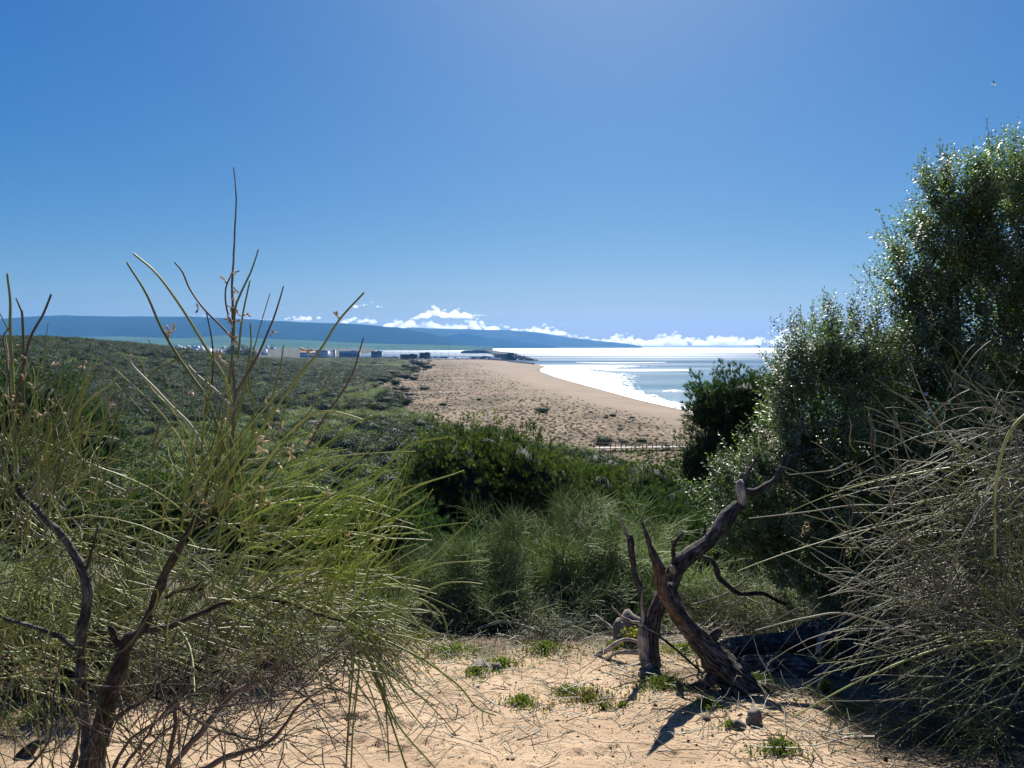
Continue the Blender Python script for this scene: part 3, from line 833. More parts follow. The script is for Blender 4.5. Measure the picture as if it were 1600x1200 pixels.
# masts and lamp posts on the quay
MASTS = [(701, 537, 1320), (626, 545, 1335), (712, 547, 1330), (690, 552, 1325), (680, 549, 1350), (667, 546, 1400), (654, 548, 1450), (591, 541, 1500), (614, 549, 1400), (574, 546, 1500), (560, 543, 1550), (756, 543, 1700), (760, 545, 1720), (736, 547, 1600), (764, 546, 1750), (425, 543, 1600), (452, 545, 1600), (440, 546, 1600), (482, 541, 1580), (543, 544, 1560), (602, 546, 1480), (640, 548, 1420), (725, 550, 1340), (747, 546, 1650), (528, 544, 1600), (405, 546, 1700), (466, 547, 1650)]
for i, (px, py, D) in enumerate(MASTS):
    top = P(px, py, D); zb = 2.0; h = top[2] - zb
    g = Geo(); r = 0.30 if py < 545 else 0.2
    tubes(g, [[(0, 0, 0), (0, 0, h * .5), (0, 0, h)]], [[r, r * .8, r * .6]], 6)
    boxg(g, (0, 0), 3.2, .5, h - .2, h + .25)
    o = g.build('lamp_post', M['metal_grey'], origin=(0, 0, 0)); o.location = (top[0], D, zb)
    if i == 0: tag(o, 'tallest dark light mast standing on the quay', 'lamp post')
    else: tag(o, 'thin dark light mast rising from the harbour', 'lamp post', 'light masts in the harbour')

# small boats and vans
def boat_mesh():
    V = []; L = 9; W = 3
    prof = [(-.5, .8), (-.2, 1), (.2, .95), (.42, .5), (.5, .03)]
    for (s, w) in prof:
        V += [(s * L, -w * W / 2, 1.1), (s * L, -w * W * .3, 0), (s * L, w * W * .3, 0), (s * L, w * W / 2, 1.1)]
    idx = np.arange(20).reshape(5, 4)
    q = [ (idx[i][j], idx[i + 1][j], idx[i + 1][j + 1], idx[i][j + 1]) for i in range(4) for j in range(3)] + [tuple(idx[0]), tuple(idx[4][::-1])] + [(idx[i][3], idx[i + 1][3], idx[i + 1][0], idx[i][0]) for i in range(4)]
    g = Geo(); g.add(V, q=q); return g
def cabin_mesh():
    g = Geo(); boxg(g, (-.8, 0), 3.6, 2.0, 1.1, 2.5); tubes(g, [[(-.5, 0, 2.5), (-.5, 0, 6), (-.5, 0, 9.5)]], [[.1, .09, .06]], 4); return g
hull0 = boat_mesh().build('hull', M['boat_white'], origin=(0, 0, 0)); cab0 = cabin_mesh().build('cabin', M['boat_white'], origin=(0, 0, 0))
first = True
for i in range(44):
    r_ = empty('boat', (0, 0, 0))
    if i == 0: hu, ca = hull0, cab0
    else:
        hu, ca = hull0.copy(), cab0.copy(); COL.objects.link(hu); COL.objects.link(ca)
    hu.parent = r_; ca.parent = r_
    px = RNG.uniform(415, 780); D = RNG.uniform(1480, 1600)
    r_.location = (P(px, 545, D)[0], D, .1); r_.rotation_euler = (0, 0, RNG.choice([0, .3, 1.57, 3.1, 2.8])); r_.scale = [RNG.uniform(.8, 1.5)] * 3
    tag(r_, 'small white moored boat with a short mast in the harbour', 'boat', 'white boats moored in the harbour')
# distant white sailing boat near the cape
r_ = empty('sailing_boat', (*seaP(816, 543.0), .1)); D = r_.location[1]
g = Geo(); s_ = D / F
g.add([(-.9 * s_, 0, 0.3 * s_), (.8 * s_, 0, .3 * s_), (0, -.1 * s_, 3.0 * s_), (0, .3 * s_, .3 * s_)], t=[(0, 1, 2), (1, 3, 2), (3, 0, 2)]); g.build('sail', M['boat_white'], r_)
g = Geo(); boxg(g, (0, 0), 2.2 * s_, .8 * s_, 0, .28 * s_); g.build('hull', M['boat_white'], r_)
tag(r_, 'tiny white sailing boat far out below the headland', 'boat')

# parked vans on the quay
def van_mesh():
    g = Geo(); pr = [(-2.6, .4), (-2.6, 2.2), (1.2, 2.2), (1.9, 1.3), (2.6, 1.1), (2.6, .4)]
    V = [(x, -1, z) for x, z in pr] + [(x, 1, z) for x, z in pr]
    q = [(i, (i + 1) % 6, (i + 1) % 6 + 6, i + 6) for i in range(6)]
    g.add(V, q=q); g.add([V[0], V[1], V[2], V[3], V[4], V[5]], t=[(0, 2, 1), (0, 3, 2), (0, 4, 3), (0, 5, 4)]); g.add([V[6], V[7], V[8], V[9], V[10], V[11]], t=[(0, 1, 2), (0, 2, 3), (0, 3, 4), (0, 4, 5)])
    return g
van0 = van_mesh().build('van_body', M['boat_white'], origin=(0, 0, 0)); van0.name = 'parked_van'
for i, px in enumerate([527, 545, 566, 640, 660, 668, 686, 697, 716, 728, 746, 747.5, 760, 774, 781]):
    o = van0 if i == 0 else van0.copy()
    if i: COL.objects.link(o)
    o.location = (P(px, 545, 1300)[0], 1300 + RNG.uniform(2, 12), 2.6); o.rotation_euler = (0, 0, RNG.uniform(-.3, .3)); o.scale = [RNG.uniform(.9, 1.3)] * 3
    tag(o, 'small white van parked along the quay', 'van', 'white vans parked along the quay')

# town houses
def gz_(x, y): return float(height(x, y))
hm = []
for k in range(4):
    g = Geo(); w, d, h = [(9, 9, 6), (12, 9, 8), (8, 8, 10), (16, 10, 5)][k]
    boxg(g, (0, 0), w, d, 0, h); n0 = 6
    boxg(g, (w * .15, 0), w * .4, d * .5, h + .01, h + 2)
    for j in range(3): boxg(g, (-w / 3 + j * w / 3, -d / 2 - .05), w * .14, .12, h * .5, h * .78)
    o = g.build('town_house', [M['white_wall'], M['glass_dark']], origin=(0, 0, 0))
    mi = np.zeros(30, dtype=np.int32); mi[12:] = 1; o.data.polygons.foreach_set('material_index', mi)
    hm.append(o)
for i in range(230):
    o = hm[i] if i < 4 else hm[i % 4].copy()
    if i >= 4: COL.objects.link(o)
    px = RNG.uniform(60, 430) if i % 3 == 0 else RNG.uniform(120, 330); 
    D = RNG.uniform(1750, 3000); x = P(px, 545, D)[0]
    o.location = (x, D, gz_(x, D) - .3); o.rotation_euler = (0, 0, RNG.uniform(-.4, .4)); o.scale = [RNG.uniform(1.0, 1.7)] * 2 + [RNG.uniform(.8, 1.5)]
    tag(o, 'white flat roofed house in the distant town across the bay', 'house', 'white houses of the distant town')

# ------------------------------------------------------------------ plants: builders
def frames(d):
    d = norm(d); ref = np.where(np.abs(d[:, 2:3]) > .95, np.array([1., 0, 0]), np.array([0, 0, 1.]))
    a = norm(np.cross(ref, d)); b = np.cross(d, a)
    th = RNG.random(len(d))[:, None] * 2 * np.pi
    a2 = a * np.cos(th) + b * np.sin(th); b2 = np.cross(d, a2)
    return np.stack([a2, b2, d], -1)          # columns
def scatter(G, TV, TT_, pos, d, scale, rnd, trnd=None):
    Mx = frames(d)
    W = np.einsum('nij,kj->nki', Mx, TV) * scale[:, None, None] + pos[:, None, :]
    k = len(TV); off = (np.arange(len(pos)) * k)[:, None, None]
    R = np.repeat(rnd, k) if trnd is None else np.clip((rnd[:, None] + trnd[None, :]).ravel(), 0, 1)
    G.add(W.reshape(-1, 3), t=(TT_[None] + off).reshape(-1, 3), rnd=R)

def tuft_template(nb=13, L=.12, w=.0145, spread=.5):
    g = Geo(); C = np.zeros((nb, 3)); C[:, 2] = RNG.uniform(0, L * .5, nb)
    D = norm(np.stack([RNG.normal(0, spread, nb), RNG.normal(0, spread, nb), np.ones(nb)], -1))
    blades(g, C, D, RNG.uniform(.7, 1.1, nb) * L, np.full(nb, w))
    return np.concatenate(g.V), np.concatenate(g.Ft)
def sprig_template(nl=14, H=.15, L=.030, W=.014):
    g = Geo(); z = np.linspace(0.01, H, nl); th = np.arange(nl) * 2.4
    C = np.stack([np.zeros(nl), np.zeros(nl), z], -1)
    el = np.linspace(.0, .9, nl)
    D = np.stack([np.cos(th) * np.cos(el), np.sin(th) * np.cos(el), np.sin(el)], -1)
    N_ = np.stack([-np.cos(th) * np.sin(el), -np.sin(th) * np.sin(el), np.cos(el)], -1) + RNG.normal(0, .25, (nl, 3))
    leaves(g, C, D, N_, np.linspace(1.1, .6, nl) * L, np.linspace(1.1, .6, nl) * W, fold=.08)
    return np.concatenate(g.V), np.concatenate(g.Ft)

def in_lumps(pts, lumps, k=1.0):
    """smallest normalised ellipsoid radius over lumps"""
    f = np.full(len(pts), 9.)
    for (c, r) in lumps:
        f = np.minimum(f, np.sqrt((((pts - c) / (np.asarray(r) * k)) ** 2).sum(1)))
    return f
def sample_lumps(lumps, n, inner=.55, bump=.18, seed=0, low=-.75):
    bump = bump * 1.25
    vol = np.array([r[0] * r[1] + r[1] * r[2] + r[0] * r[2] for _, r in lumps]); vol = vol / vol.sum()
    ps = []; ds_ = []
    for li, ((c, r), v) in enumerate(zip(lumps, vol)):
        m = int(n * v * 1.6)
        d = rdir(m); d = d[d[:, 2] > low]; m = len(d)
        u = 1 - (1 - inner) * RNG.random(m) ** 1.6
        b = np.array([.7 * mnoise.noise(Vector(x * 2.2 + [seed + li, 0, 0])) + .8 * mnoise.noise(Vector(x * 5.5 + [seed, li, 0])) for x in d])
        p = c + d * np.asarray(r) * (u * (1 + bump * 2 * b))[:, None]
        others = [l for i, l in enumerate(lumps) if i != li]
        if others:
            keep = in_lumps(p, others) > .62; p = p[keep]; d = d[keep]
        dd = norm(d / np.asarray(r)); ps.append(p); ds_.append(dd)
    p = np.concatenate(ps); d = np.concatenate(ds_)
    k = RNG.permutation(len(p))[:n]
    return p[k], d[k]

def woody(root, base, tips, r0, mat, name='branch', sides=8, K=8, rough=.1, local=True):
    """limbs from base to a few tips; each its own part"""
    base = np.asarray(base, float); outs = []
    for i, tp in enumerate(tips):
        tp = np.asarray(tp, float); d = tp - base; L = np.linalg.norm(d)
        m1 = base + d * .35 + RNG.normal(0, .05, 3) * L; m2 = base + d * .7 + RNG.normal(0, .06, 3) * L
        g = Geo(); limb(g, [(*base, r0), (*m1, r0 * .75), (*m2, r0 * .5), (*tp, r0 * .15)], sides=sides, K=K, rough=rough, seed=i * 1.7)
        outs.append(g.build(name, mat, root, origin=np.array(root.location), smooth=True))
    return outs

TUFTS = [tuft_template() for _ in range(3)]
def conifer(name, label, lumps, n, mat, tuft=1.0, up=.55, cat='tree', group=None, base=None, trunk_r=.09, seed=0, inner=.5, clump=True, bump=.2):
    lumps = [(np.asarray(c, float), np.asarray(r, float)) for c, r in lumps]
    c0 = lumps[0][0]
    if base is None: base = np.array([c0[0], c0[1], float(height(c0[0], c0[1])) - .1])
    root = empty(name, base); tag(root, label, cat, group)
    p, d = sample_lumps(lumps, n // 4, inner, bump * 1.5, seed)
    p = np.repeat(p, 4, 0); d = np.repeat(d, 4, 0); kk = RNG.normal(0, .075 * tuft, p.shape); kk[:, 2] *= .8; p = p + kk   # shoots stand in little clusters
    d = norm(d * .7 + np.array([0, 0, up]) + RNG.normal(0, .2, d.shape))
    cl = np.repeat(np.clip(RNG.normal(.38, .26, len(p) // 4), 0, 1), 4)
    g = Geo()
    for k in range(3):
        s = slice(k, None, 3)
        scatter(g, TUFTS[k][0], TUFTS[k][1], p[s], d[s], RNG.uniform(.7, 1.25, len(p[s])) * tuft, np.clip(cl[s] + RNG.normal(0, .16, len(cl[s])), 0, 1))
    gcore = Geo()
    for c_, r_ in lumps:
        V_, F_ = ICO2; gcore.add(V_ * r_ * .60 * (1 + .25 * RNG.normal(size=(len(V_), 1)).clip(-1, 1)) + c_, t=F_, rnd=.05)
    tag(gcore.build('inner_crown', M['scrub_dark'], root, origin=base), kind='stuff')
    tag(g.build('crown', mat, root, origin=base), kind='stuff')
    top = np.array([c0[0], c0[1], c0[2]])
    g = Geo(); limb(g, [(*base, trunk_r * 1.2), (*(base + (top - base) * .45 + [.1, 0, 0]), trunk_r), (*top, trunk_r * .5)], sides=9, K=10, seed=seed)
    g.build('trunk', M['bark_dark'], root, origin=base, smooth=True)
    tips = [c + RNG.normal(0, .4, 3) * r for c, r in lumps for _ in range(2)]
    woody(root, base + (top - base) * .35, tips[:7], trunk_r * .5, M['bark_dark'])
    return root

def retama(name, label, base, height_, spread, n_br, n_nodes, per, L, mats, wood, r=.0018, lean=(0, 0), grav=.25, el=(.5, 1.35), group=None, node_t=(.3, 1.0), fan=.33, up=.35, az=(0, 2 * math.pi), pods=0, br_r=.014, K=6, jit=.42, branch_part=True):
    base = np.asarray(base, float); root = empty(name, base); tag(root, label, 'bush', group)
    brs = []
    gb = Geo()
    for i in range(n_br):
        a = RNG.uniform(*az); e = RNG.uniform(*el)
        d = np.array([math.cos(a) * math.cos(e) * spread, math.sin(a) * math.cos(e) * spread, math.sin(e) * height_])
        d[:2] += np.array(lean) * height_
        d *= RNG.uniform(.45, .8)
        m1 = base + d * .33 + RNG.normal(0, .05, 3) * height_; m2 = base + d * .66 + RNG.normal(0, .07, 3) * height_; e_ = base + d + RNG.normal(0, .05, 3) * height_
        b0 = base + np.array([RNG.normal(0, .05), RNG.normal(0, .05), -.05]) * (1 + height_ * .3)
        pth = [(*b0, br_r), (*m1, br_r * .75), (*m2, br_r * .5), (*e_, br_r * .2)]
        brs.append(smooth_path(pth, 12)[:, :3])
        g = gb if not branch_part else Geo()
        limb(g, pth, sides=6, K=14, rough=.1, seed=i * 2.3, cap=False)
        if branch_part: g.build('branch', wood, root, origin=base, smooth=True)
    if not branch_part: tag(gb.build('branches', wood, root, origin=base, smooth=True), kind='stuff')
    brs = np.array(brs)
    bi = RNG.integers(0, n_br, n_nodes); tt = RNG.uniform(*node_t, n_nodes) * 11
    i0 = np.minimum(tt.astype(int), 10); fr = (tt - i0)[:, None]
    pn = brs[bi, i0] * (1 - fr) + brs[bi, i0 + 1] * fr
    tn = norm(brs[bi, i0 + 1] - brs[bi, i0])
    out = norm((pn - base) * np.array([1, 1, .5]) + 1e-6)
    dn = norm(tn * .55 + out * .5 + np.array([0, 0, up]) + RNG.normal(0, jit, (n_nodes, 3)))
    p0 = np.repeat(pn, per, 0); d0 = norm(np.repeat(dn, per, 0) + RNG.normal(0, fan, (n_nodes * per, 3)))
    p0 = p0 + d0 * RNG.uniform(0, .06, (len(p0), 1)) + RNG.normal(0, .12 * jit ** 2, p0.shape)
    Ls = L * RNG.uniform(.35, 1.15, len(p0)) * np.repeat(RNG.uniform(.6, 1.1, n_nodes), per)
    PT = curve_stems(p0, d0, Ls, grav * RNG.uniform(.2, 1.6, len(p0)), K=K)
    rad = r * RNG.uniform(.6, 1.3, len(p0))[:, None] * np.linspace(1.15, .45, K)[None]
    rr_ = np.clip(np.repeat(RNG.random(n_nodes), per) * .7 + RNG.random(len(p0)) * .3, 0, 1)
    sel = np.repeat(RNG.random(n_nodes), per)
    if not isinstance(mats, (list, tuple)): mats = [mats]
    for mi, mt in enumerate(mats):
        s = (sel >= mi / len(mats)) & (sel < (mi + 1) / len(mats)) if len(mats) > 1 else sel >= 0
        g = Geo(); tubes(g, PT[s], rad[s], 3, rr_[s]); tag(g.build('stems', mt, root, origin=base, smooth=True), kind='stuff')
    if pods: pod_cluster(root, PT[RNG.integers(0, len(PT), pods), RNG.integers(2, K, pods)], base)
    return root

def pod_mesh(s=1.0):
    g = Geo()
    for k in range(3):
        d = norm(np.array([RNG.normal(0, .8), RNG.normal(0, .8), -.6 + RNG.normal(0, .5)]))
        L = RNG.uniform(.010, .017) * s
        pts = smooth_path([(0, 0, 0, .0008), (*(d * L * .4), .0022 * s), (*(d * L * .8 + [0, 0, .002]), .0026 * s), (*(d * L), .0006)], 6)
        tubes(g, pts[None, :, :3], pts[None, :, 3], 5)
    return g.build('seed_pod', M['pod'], origin=(0, 0, 0))
POD0 = None
def pod_cluster(root, pts, base, s=(.8, 1.6)):
    global POD0
    for p in pts:
        if POD0 is None: POD0 = [pod_mesh().data for _ in range(1)]; 
        o = bpy.data.objects.new('seed_pod', POD0[0]); COL.objects.link(o); o.parent = root
        o.location = tuple(np.asarray(p) - base); o.rotation_euler = tuple(RNG.uniform(0, 6.28, 3)); o.scale = [RNG.uniform(*s)] * 3
_o = pod_mesh(); POD0 = [_o.data]; bpy.data.objects.remove(_o)

def gz(x, y): return float(height(x, y))
def ground_at(px, D): 
    x = (px - 800) / F * D; return np.array([x, D, gz(x, D)])

# ------------------------------------------------------------------ scrub of the coastal plain
def scrub_mesh(seed, mat, n=1500, size=.105, flat=.62, sx=1.0, core=True):
    rs_ = np.random.default_rng(seed); g = Geo()
    lumps = [(np.array([0, 0, .42]), np.array([1, 1, flat]))]
    for k in range(5):
        a = rs_.uniform(0, 6.28); lumps.append((np.array([math.cos(a) * .6, math.sin(a) * .6, rs_.uniform(.25, .6)]), np.array([1, 1, .8]) * rs_.uniform(.35, .6)))
    p, d = sample_lumps(lumps, n, .75, .12, seed, low=-.35)
    d2 = norm(d + rdir(len(p)) * .55)
    S = norm(np.cross(d2, rdir(len(p))))
    leaves(g, p, S, d2, rs_.uniform(.7, 1.4, len(p)) * size, rs_.uniform(.6, 1.2, len(p)) * size * .8, rnd=np.clip(.5 + .9 * np.array([fract(x * 2.1 + seed, 2) for x in p]) + rs_.normal(0, .15, len(p)), 0, 1))
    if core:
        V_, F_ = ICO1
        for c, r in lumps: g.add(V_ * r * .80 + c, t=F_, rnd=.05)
    V = np.concatenate(g.V); T = np.concatenate(g.Ft)
    me = make_mesh('scrub_bush', V, [T], False, np.concatenate(g.R)); me.materials.append(mat)
    return me
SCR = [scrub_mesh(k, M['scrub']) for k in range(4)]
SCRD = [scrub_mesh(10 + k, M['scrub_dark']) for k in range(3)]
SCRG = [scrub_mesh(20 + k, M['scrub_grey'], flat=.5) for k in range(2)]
pts = []
D = 42.0
while D < 1290:
    s = (2.5 + D * .0085)
    xs = np.arange(-1.05 * D - 10, .34 * D, s * 1.16)
    xs = xs + RNG.uniform(-.45, .45, len(xs)) * s; ys = D + RNG.uniform(-.5, .5, len(xs)) * s
    fringe_ = (dune_mask(xs - 14 * (.3 + ys / 500), ys) < .6) & (RNG.random(len(xs)) < .10) & (ys > 140)
    ok = ((dune_mask(xs, ys) < .5 + RNG.normal(0, .13, len(xs))) | fringe_) & (shore_x(ys) - xs > 40)
    ok &= ~((ys < 95) & (xs > -5) & (ys < 50))
    ok &= vnoise(xs, ys, .02, 30) + .25 * vnoise(xs, ys, .11, 31) > -.52 + .0 * xs
    for x, y in zip(xs[ok], ys[ok]): pts.append((x, y, s))
    D += s * 1.0
pts = np.array(pts)
# bare sandy clearings
for (px, py, D, w) in [(400, 583, 560, 16), (452, 568, 900, 22), (90, 690, 60, 5), (520, 640, 230, 5), (300, 600, 350, 7), (470, 610, 330, 8), (560, 680, 160, 4), (240, 640, 220, 5), (380, 650, 210, 4), (430, 590, 480, 9), (350, 575, 620, 10)]:
    cx, cy = (px - 800) / F * D, D
    pts = pts[~((np.abs(pts[:, 0] - cx) < w) & (np.abs(pts[:, 1] - cy) < w * .8))]
rid = sstep(-40, -180, pts[:, 0]) * sstep(780, 500, pts[:, 1])
rn = vnoise(pts[:, 0], pts[:, 1], .03, 33)
darkp = np.where(rid > .2, .82 + rn * 1.0, .24 + rn * 1.1)
isdark = RNG.random(len(pts)) < darkp
scl = pts[:, 2] * RNG.uniform(.38, .92, len(pts)) * np.where(isdark, 1.3, 1.0) * np.where(dune_mask(pts[:, 0], pts[:, 1]) > .6, .55, 1.0)
ordr = np.argsort(np.where(np.abs(pts[:, 0] / pts[:, 1]) < .72, pts[:, 1], 1e6 + pts[:, 1]))
zs_ = height(pts[:, 0], pts[:, 1])
NEAR_N = 290
for k in ordr[:NEAR_N]:
    me_ = (SCRD if isdark[k] else SCR)[k % 3]
    o = bpy.data.objects.new('scrub_bush', me_); COL.objects.link(o)
    o.location = (pts[k, 0], pts[k, 1], zs_[k] - .1); o.rotation_euler = (0, 0, RNG.uniform(0, 6.28)); s = scl[k]; o.scale = (s, s, min(s, 3.2) * RNG.uniform(.85, 1.2))
    if isdark[k]: tag(o, 'dark green rounded bush on the scrub covered slope below the dune', 'bush', 'dark bushes of the coastal plain')
    else: tag(o, 'grey green rounded bush of the dense coastal scrub', 'bush', 'grey green bushes of the coastal plain')

def gn_scatter(name, meshes, P_, S_, label, zscale=1.0, cap=3.2):
    """points mesh + instances of a few meshes: uncountable vegetation as one object"""
    me = bpy.data.meshes.new(name); me.vertices.add(len(P_)); me.vertices.foreach_set('co', np.asarray(P_, np.float32).ravel())
    a = me.attributes.new('size', 'FLOAT', 'POINT'); a.data.foreach_set('value', np.asarray(S_, np.float32))
    a = me.attributes.new('tall', 'FLOAT', 'POINT'); a.data.foreach_set('value', np.minimum(np.asarray(S_, np.float32), cap).astype(np.float32))
    c = bpy.data.collections.new(name + '_kinds')
    for m_ in meshes:
        o = bpy.data.objects.new('plant_kind', m_); c.objects.link(o)
    ob = bpy.data.objects.new(name, me); COL.objects.link(ob)
    for m_ in meshes:
        if m_.materials[0].name not in [x.name for x in me.materials]: me.materials.append(m_.materials[0])
    ng = bpy.data.node_groups.new(name, 'GeometryNodeTree')
    ng.interface.new_socket('Geometry', in_out='INPUT', socket_type='NodeSocketGeometry'); ng.interface.new_socket('Geometry', in_out='OUTPUT', socket_type='NodeSocketGeometry')
    N = ng.nodes; gi = N.new('NodeGroupInput'); go = N.new('NodeGroupOutput')
    ip = N.new('GeometryNodeInstanceOnPoints'); ci = N.new('GeometryNodeCollectionInfo'); ci.inputs['Collection'].default_value = c
    ci.inputs['Separate Children'].default_value = True; ci.inputs['Reset Children'].default_value = True
    na = N.new('GeometryNodeInputNamedAttribute'); na.data_type = 'FLOAT'; na.inputs[0].default_value = 'size'; nb = N.new('GeometryNodeInputNamedAttribute'); nb.data_type = 'FLOAT'; nb.inputs[0].default_value = 'tall'
    rv = N.new('FunctionNodeRandomValue'); rv.data_type = 'FLOAT'; rv.inputs[3].default_value = 6.28
    ri = N.new('FunctionNodeRandomValue'); ri.data_type = 'INT'; ri.inputs[4].default_value = 0; ri.inputs[5].default_value = len(meshes) - 1
    cx = N.new('ShaderNodeCombineXYZ'); cs = N.new('ShaderNodeCombineXYZ'); mz = N.new('ShaderNodeMath'); mz.operation = 'MULTIPLY'; mz.inputs[1].default_value = zscale
    mp = N.new('GeometryNodeMeshToPoints')
    Lk = ng.links.new
    Lk(gi.outputs[0], mp.inputs[0]); Lk(mp.outputs[0], ip.inputs['Points']); Lk(ci.outputs[0], ip.inputs['Instance']); ip.inputs['Pick Instance'].default_value = True
    Lk(ri.outputs[2], ip.inputs['Instance Index']); Lk(rv.outputs[1], cx.inputs[2]); Lk(cx.outputs[0], ip.inputs['Rotation'])
    Lk(na.outputs[0], cs.inputs[0]); Lk(na.outputs[0], cs.inputs[1]); Lk(nb.outputs[0], mz.inputs[0]); Lk(mz.outputs[0], cs.inputs[2]); Lk(cs.outputs[0], ip.inputs['Scale'])
    Lk(ip.outputs[0], go.inputs[0])
    md = ob.modifiers.new('scatter', 'NODES'); md.node_group = ng
    return tag(ob, label, kind='stuff')
rest = ordr[NEAR_N:]
rd = rest[isdark[rest]]; rl = rest[~isdark[rest]]
P3 = np.stack([pts[:, 0], pts[:, 1], zs_ - .1], -1)
isg = (dune_mask(pts[rl, 0], pts[rl, 1]) > .6) | (RNG.random(len(rl)) < .16 + .5 * np.clip(vnoise(pts[rl, 0], pts[rl, 1], .015, 55), 0, 1))
gn_scatter('dry_scrub', SCRG, P3[rl[isg]], scl[rl[isg]] * .9, 'drier brownish grey scrub scattered through the coastal plain', .8)
rl = rl[~isg]
gn_scatter('scrub', SCR, P3[rl], scl[rl], 'dense grey green scrub covering the coastal plain', 1.0, 3.2)
gn_scatter('dark_scrub', SCRD, P3[rd], scl[rd], 'darker evergreen scrub on the ridge and plain', 1.0, 4.3)

# single shrubs on the open dunes
for (px, py, w, lab) in [(633, 609, 16, 'round brown bush beside the far boardwalk, left one of two'), (664, 608, 14, 'round brown bush beside the far boardwalk, right one of two'),
                    (598, 596, 17, 'dark bush on the dune edge, farthest left of the open sand'), (618, 599, 15, 'dark bush just right of the leftmost dune bush'),
                    (646, 592, 12, 'small dark bush between the boardwalk and the harbour'), (640, 578, 22, 'wide dark thicket at the inland edge of the dunes'), (655, 571, 22, 'dark thicket below the quay at the dune edge'),
                    (629, 588, 14, 'small dark bush below the wide thicket'), (692, 632, 9, 'small bush alone at the left of the tufted dunes'), (848, 643, 20, 'single grey green bush in the middle of the dunes'),
                    (1004, 690, 13, 'grey bush just behind the near boardwalk'), (944, 693, 25, 'wide dark bush at the left end of the near boardwalk'), (976, 691, 14, 'pale dry bush behind the near boardwalk railing'), (958, 649, 9, 'small dark shrub low on the beach slope'),
                    (947, 652, 7, 'tiny dark shrub left of the small beach shrub'), (989, 652, 8, 'tiny dark shrub nearest to the beach'), (923, 643, 6, 'tiny dark shrub high in the dunes'), (970, 670, 8, 'low shrub in the tufted sand above the boardwalk'), (748, 624, 7, 'tiny shrub among the sandy tufts'), (610, 586, 20, 'dark low thicket where scrub meets sand')]:
    D = 21.6 / ((py + 2 - 541) / F); x = (px - 800) / F * D
    for _ in range(3): D = (CZ - gz(x, D)) / ((py + 2 - 541) / F); x = (px - 800) / F * D
    o = bpy.data.objects.new('dune_bush', (SCRG if w % 2 == 0 else SCRD)[w % 2]); COL.objects.link(o); s = w / F * D * .62
    o.location = (x, D, gz(x, D) - .1); o.scale = (s, s, s * .9); o.rotation_euler = (0, 0, RNG.uniform(0, 6)); tag(o, lab, 'bush')

# tufts of dune grass
def dtuft(seed, mat):
    g = Geo(); n = 40; d = norm(np.stack([RNG.normal(0, .7, n), RNG.normal(0, .7, n), np.ones(n) * .8], -1)); c = RNG.normal(0, .25, (n, 3)); c[:, 2] = 0
    blades(g, c, d, RNG.uniform(.5, 1.0, n), np.full(n, .16)); me = make_mesh('dune_tuft', np.concatenate(g.V), [np.concatenate(g.Ft)], False, np.concatenate(g.R)); me.materials.append(mat); return me
TF = [dtuft(k, M['tuft']) for k in range(3)]
tp = []; D = 95.
while D < 900:
    s = 0.75 + D * .0035
    xs = np.arange(-.3 * D, .32 * D, s); xs = xs + RNG.uniform(-.5, .5, len(xs)) * s; ys = D + RNG.uniform(-.5, .5, len(xs)) * s
    dsh = shore_x(ys) - xs; lim = 26 + ys * .10
    dens = np.clip((dsh - lim * .55) / lim, 0, 1) ** .7 * (.75 + .9 * vnoise(xs, ys, .05, 40) + .5 * vnoise(xs, ys, .02, 41)) * interp(ys, [(100, 1), (350, .8), (600, .45), (900, .3)])
    ok = (RNG.random(len(xs)) < dens) & (dune_mask(xs, ys) > .2)
    for x, y in zip(xs[ok], ys[ok]): tp.append((x, y, s))
    D += s * .9
tp = np.array(tp); tz = height(tp[:, 0], tp[:, 1])
gn_scatter('dune_grass', TF, np.stack([tp[:, 0], tp[:, 1], tz], -1), (.50 + .25 * tp[:, 2]) * RNG.uniform(.25, 1.0, len(tp)) ** 1.2, 'dry tufts of marram and low plants dotting the dune sand', .6)

# ------------------------------------------------------------------ boardwalks
def boardwalk(label, A, B, w, post_h, step, rail=True, plank=True):
    A = np.array(A, float); B = np.array(B, float); L = np.linalg.norm(B - A); d = (B - A) / L; nrm = np.array([d[1], -d[0]])
    zA, zB = gz(*A) + .7, gz(*B) + .7
    root = empty('boardwalk', (*A, zA)); tag(root, label, 'boardwalk')
    n = int(L / .5); g = Geo()
    for i in range(n):
        c = d * (i + .5) * L / n; z = (zB - zA) * (i + .5) / n
        boxg(g, c, L / n * .86, w, z - .05, z + .02 * RNG.random(), rot=math.atan2(d[1], d[0]))
    tag(g.build('planks', M['wood_deck'], root), kind='stuff')
    m = int(L / step); me_ = None
    for i in range(m + 1):
        for sgn in (-1, 1):
            c = d * i * L / m + nrm * sgn * (w / 2 + .08); z = (zB - zA) * i / m
            if me_ is None:
                g = Geo(); boxg(g, (0, 0), .14, .14, -1.2, post_h); o = g.build('post', M['wood_post'], root); me_ = o.data
            else: o = bpy.data.objects.new('post', me_); COL.objects.link(o); o.parent = root
            o.location = (c[0], c[1], z)
    for sgn in (-1, 1):
        g = Geo(); c0 = nrm * sgn * (w / 2 + .08)
        tubes(g, [[(*(c0), post_h - .12), (*(c0 + d * L / 2), (zB - zA) / 2 + post_h - .2), (*(c0 + d * L), zB - zA + post_h - .12)]], [[.05] * 3], 4)
        g.build('rail', M['wood_post'], root)
boardwalk('pale timber boardwalk with posts crossing the dunes behind the green trees', (17.5, 152), (44, 165), 2.0, 1.05, 2.6)
boardwalk('distant boardwalk with low posts crossing the dunes by two round bushes', (-82, 350), (-26, 352), 1.8, 1.1, 6.5)

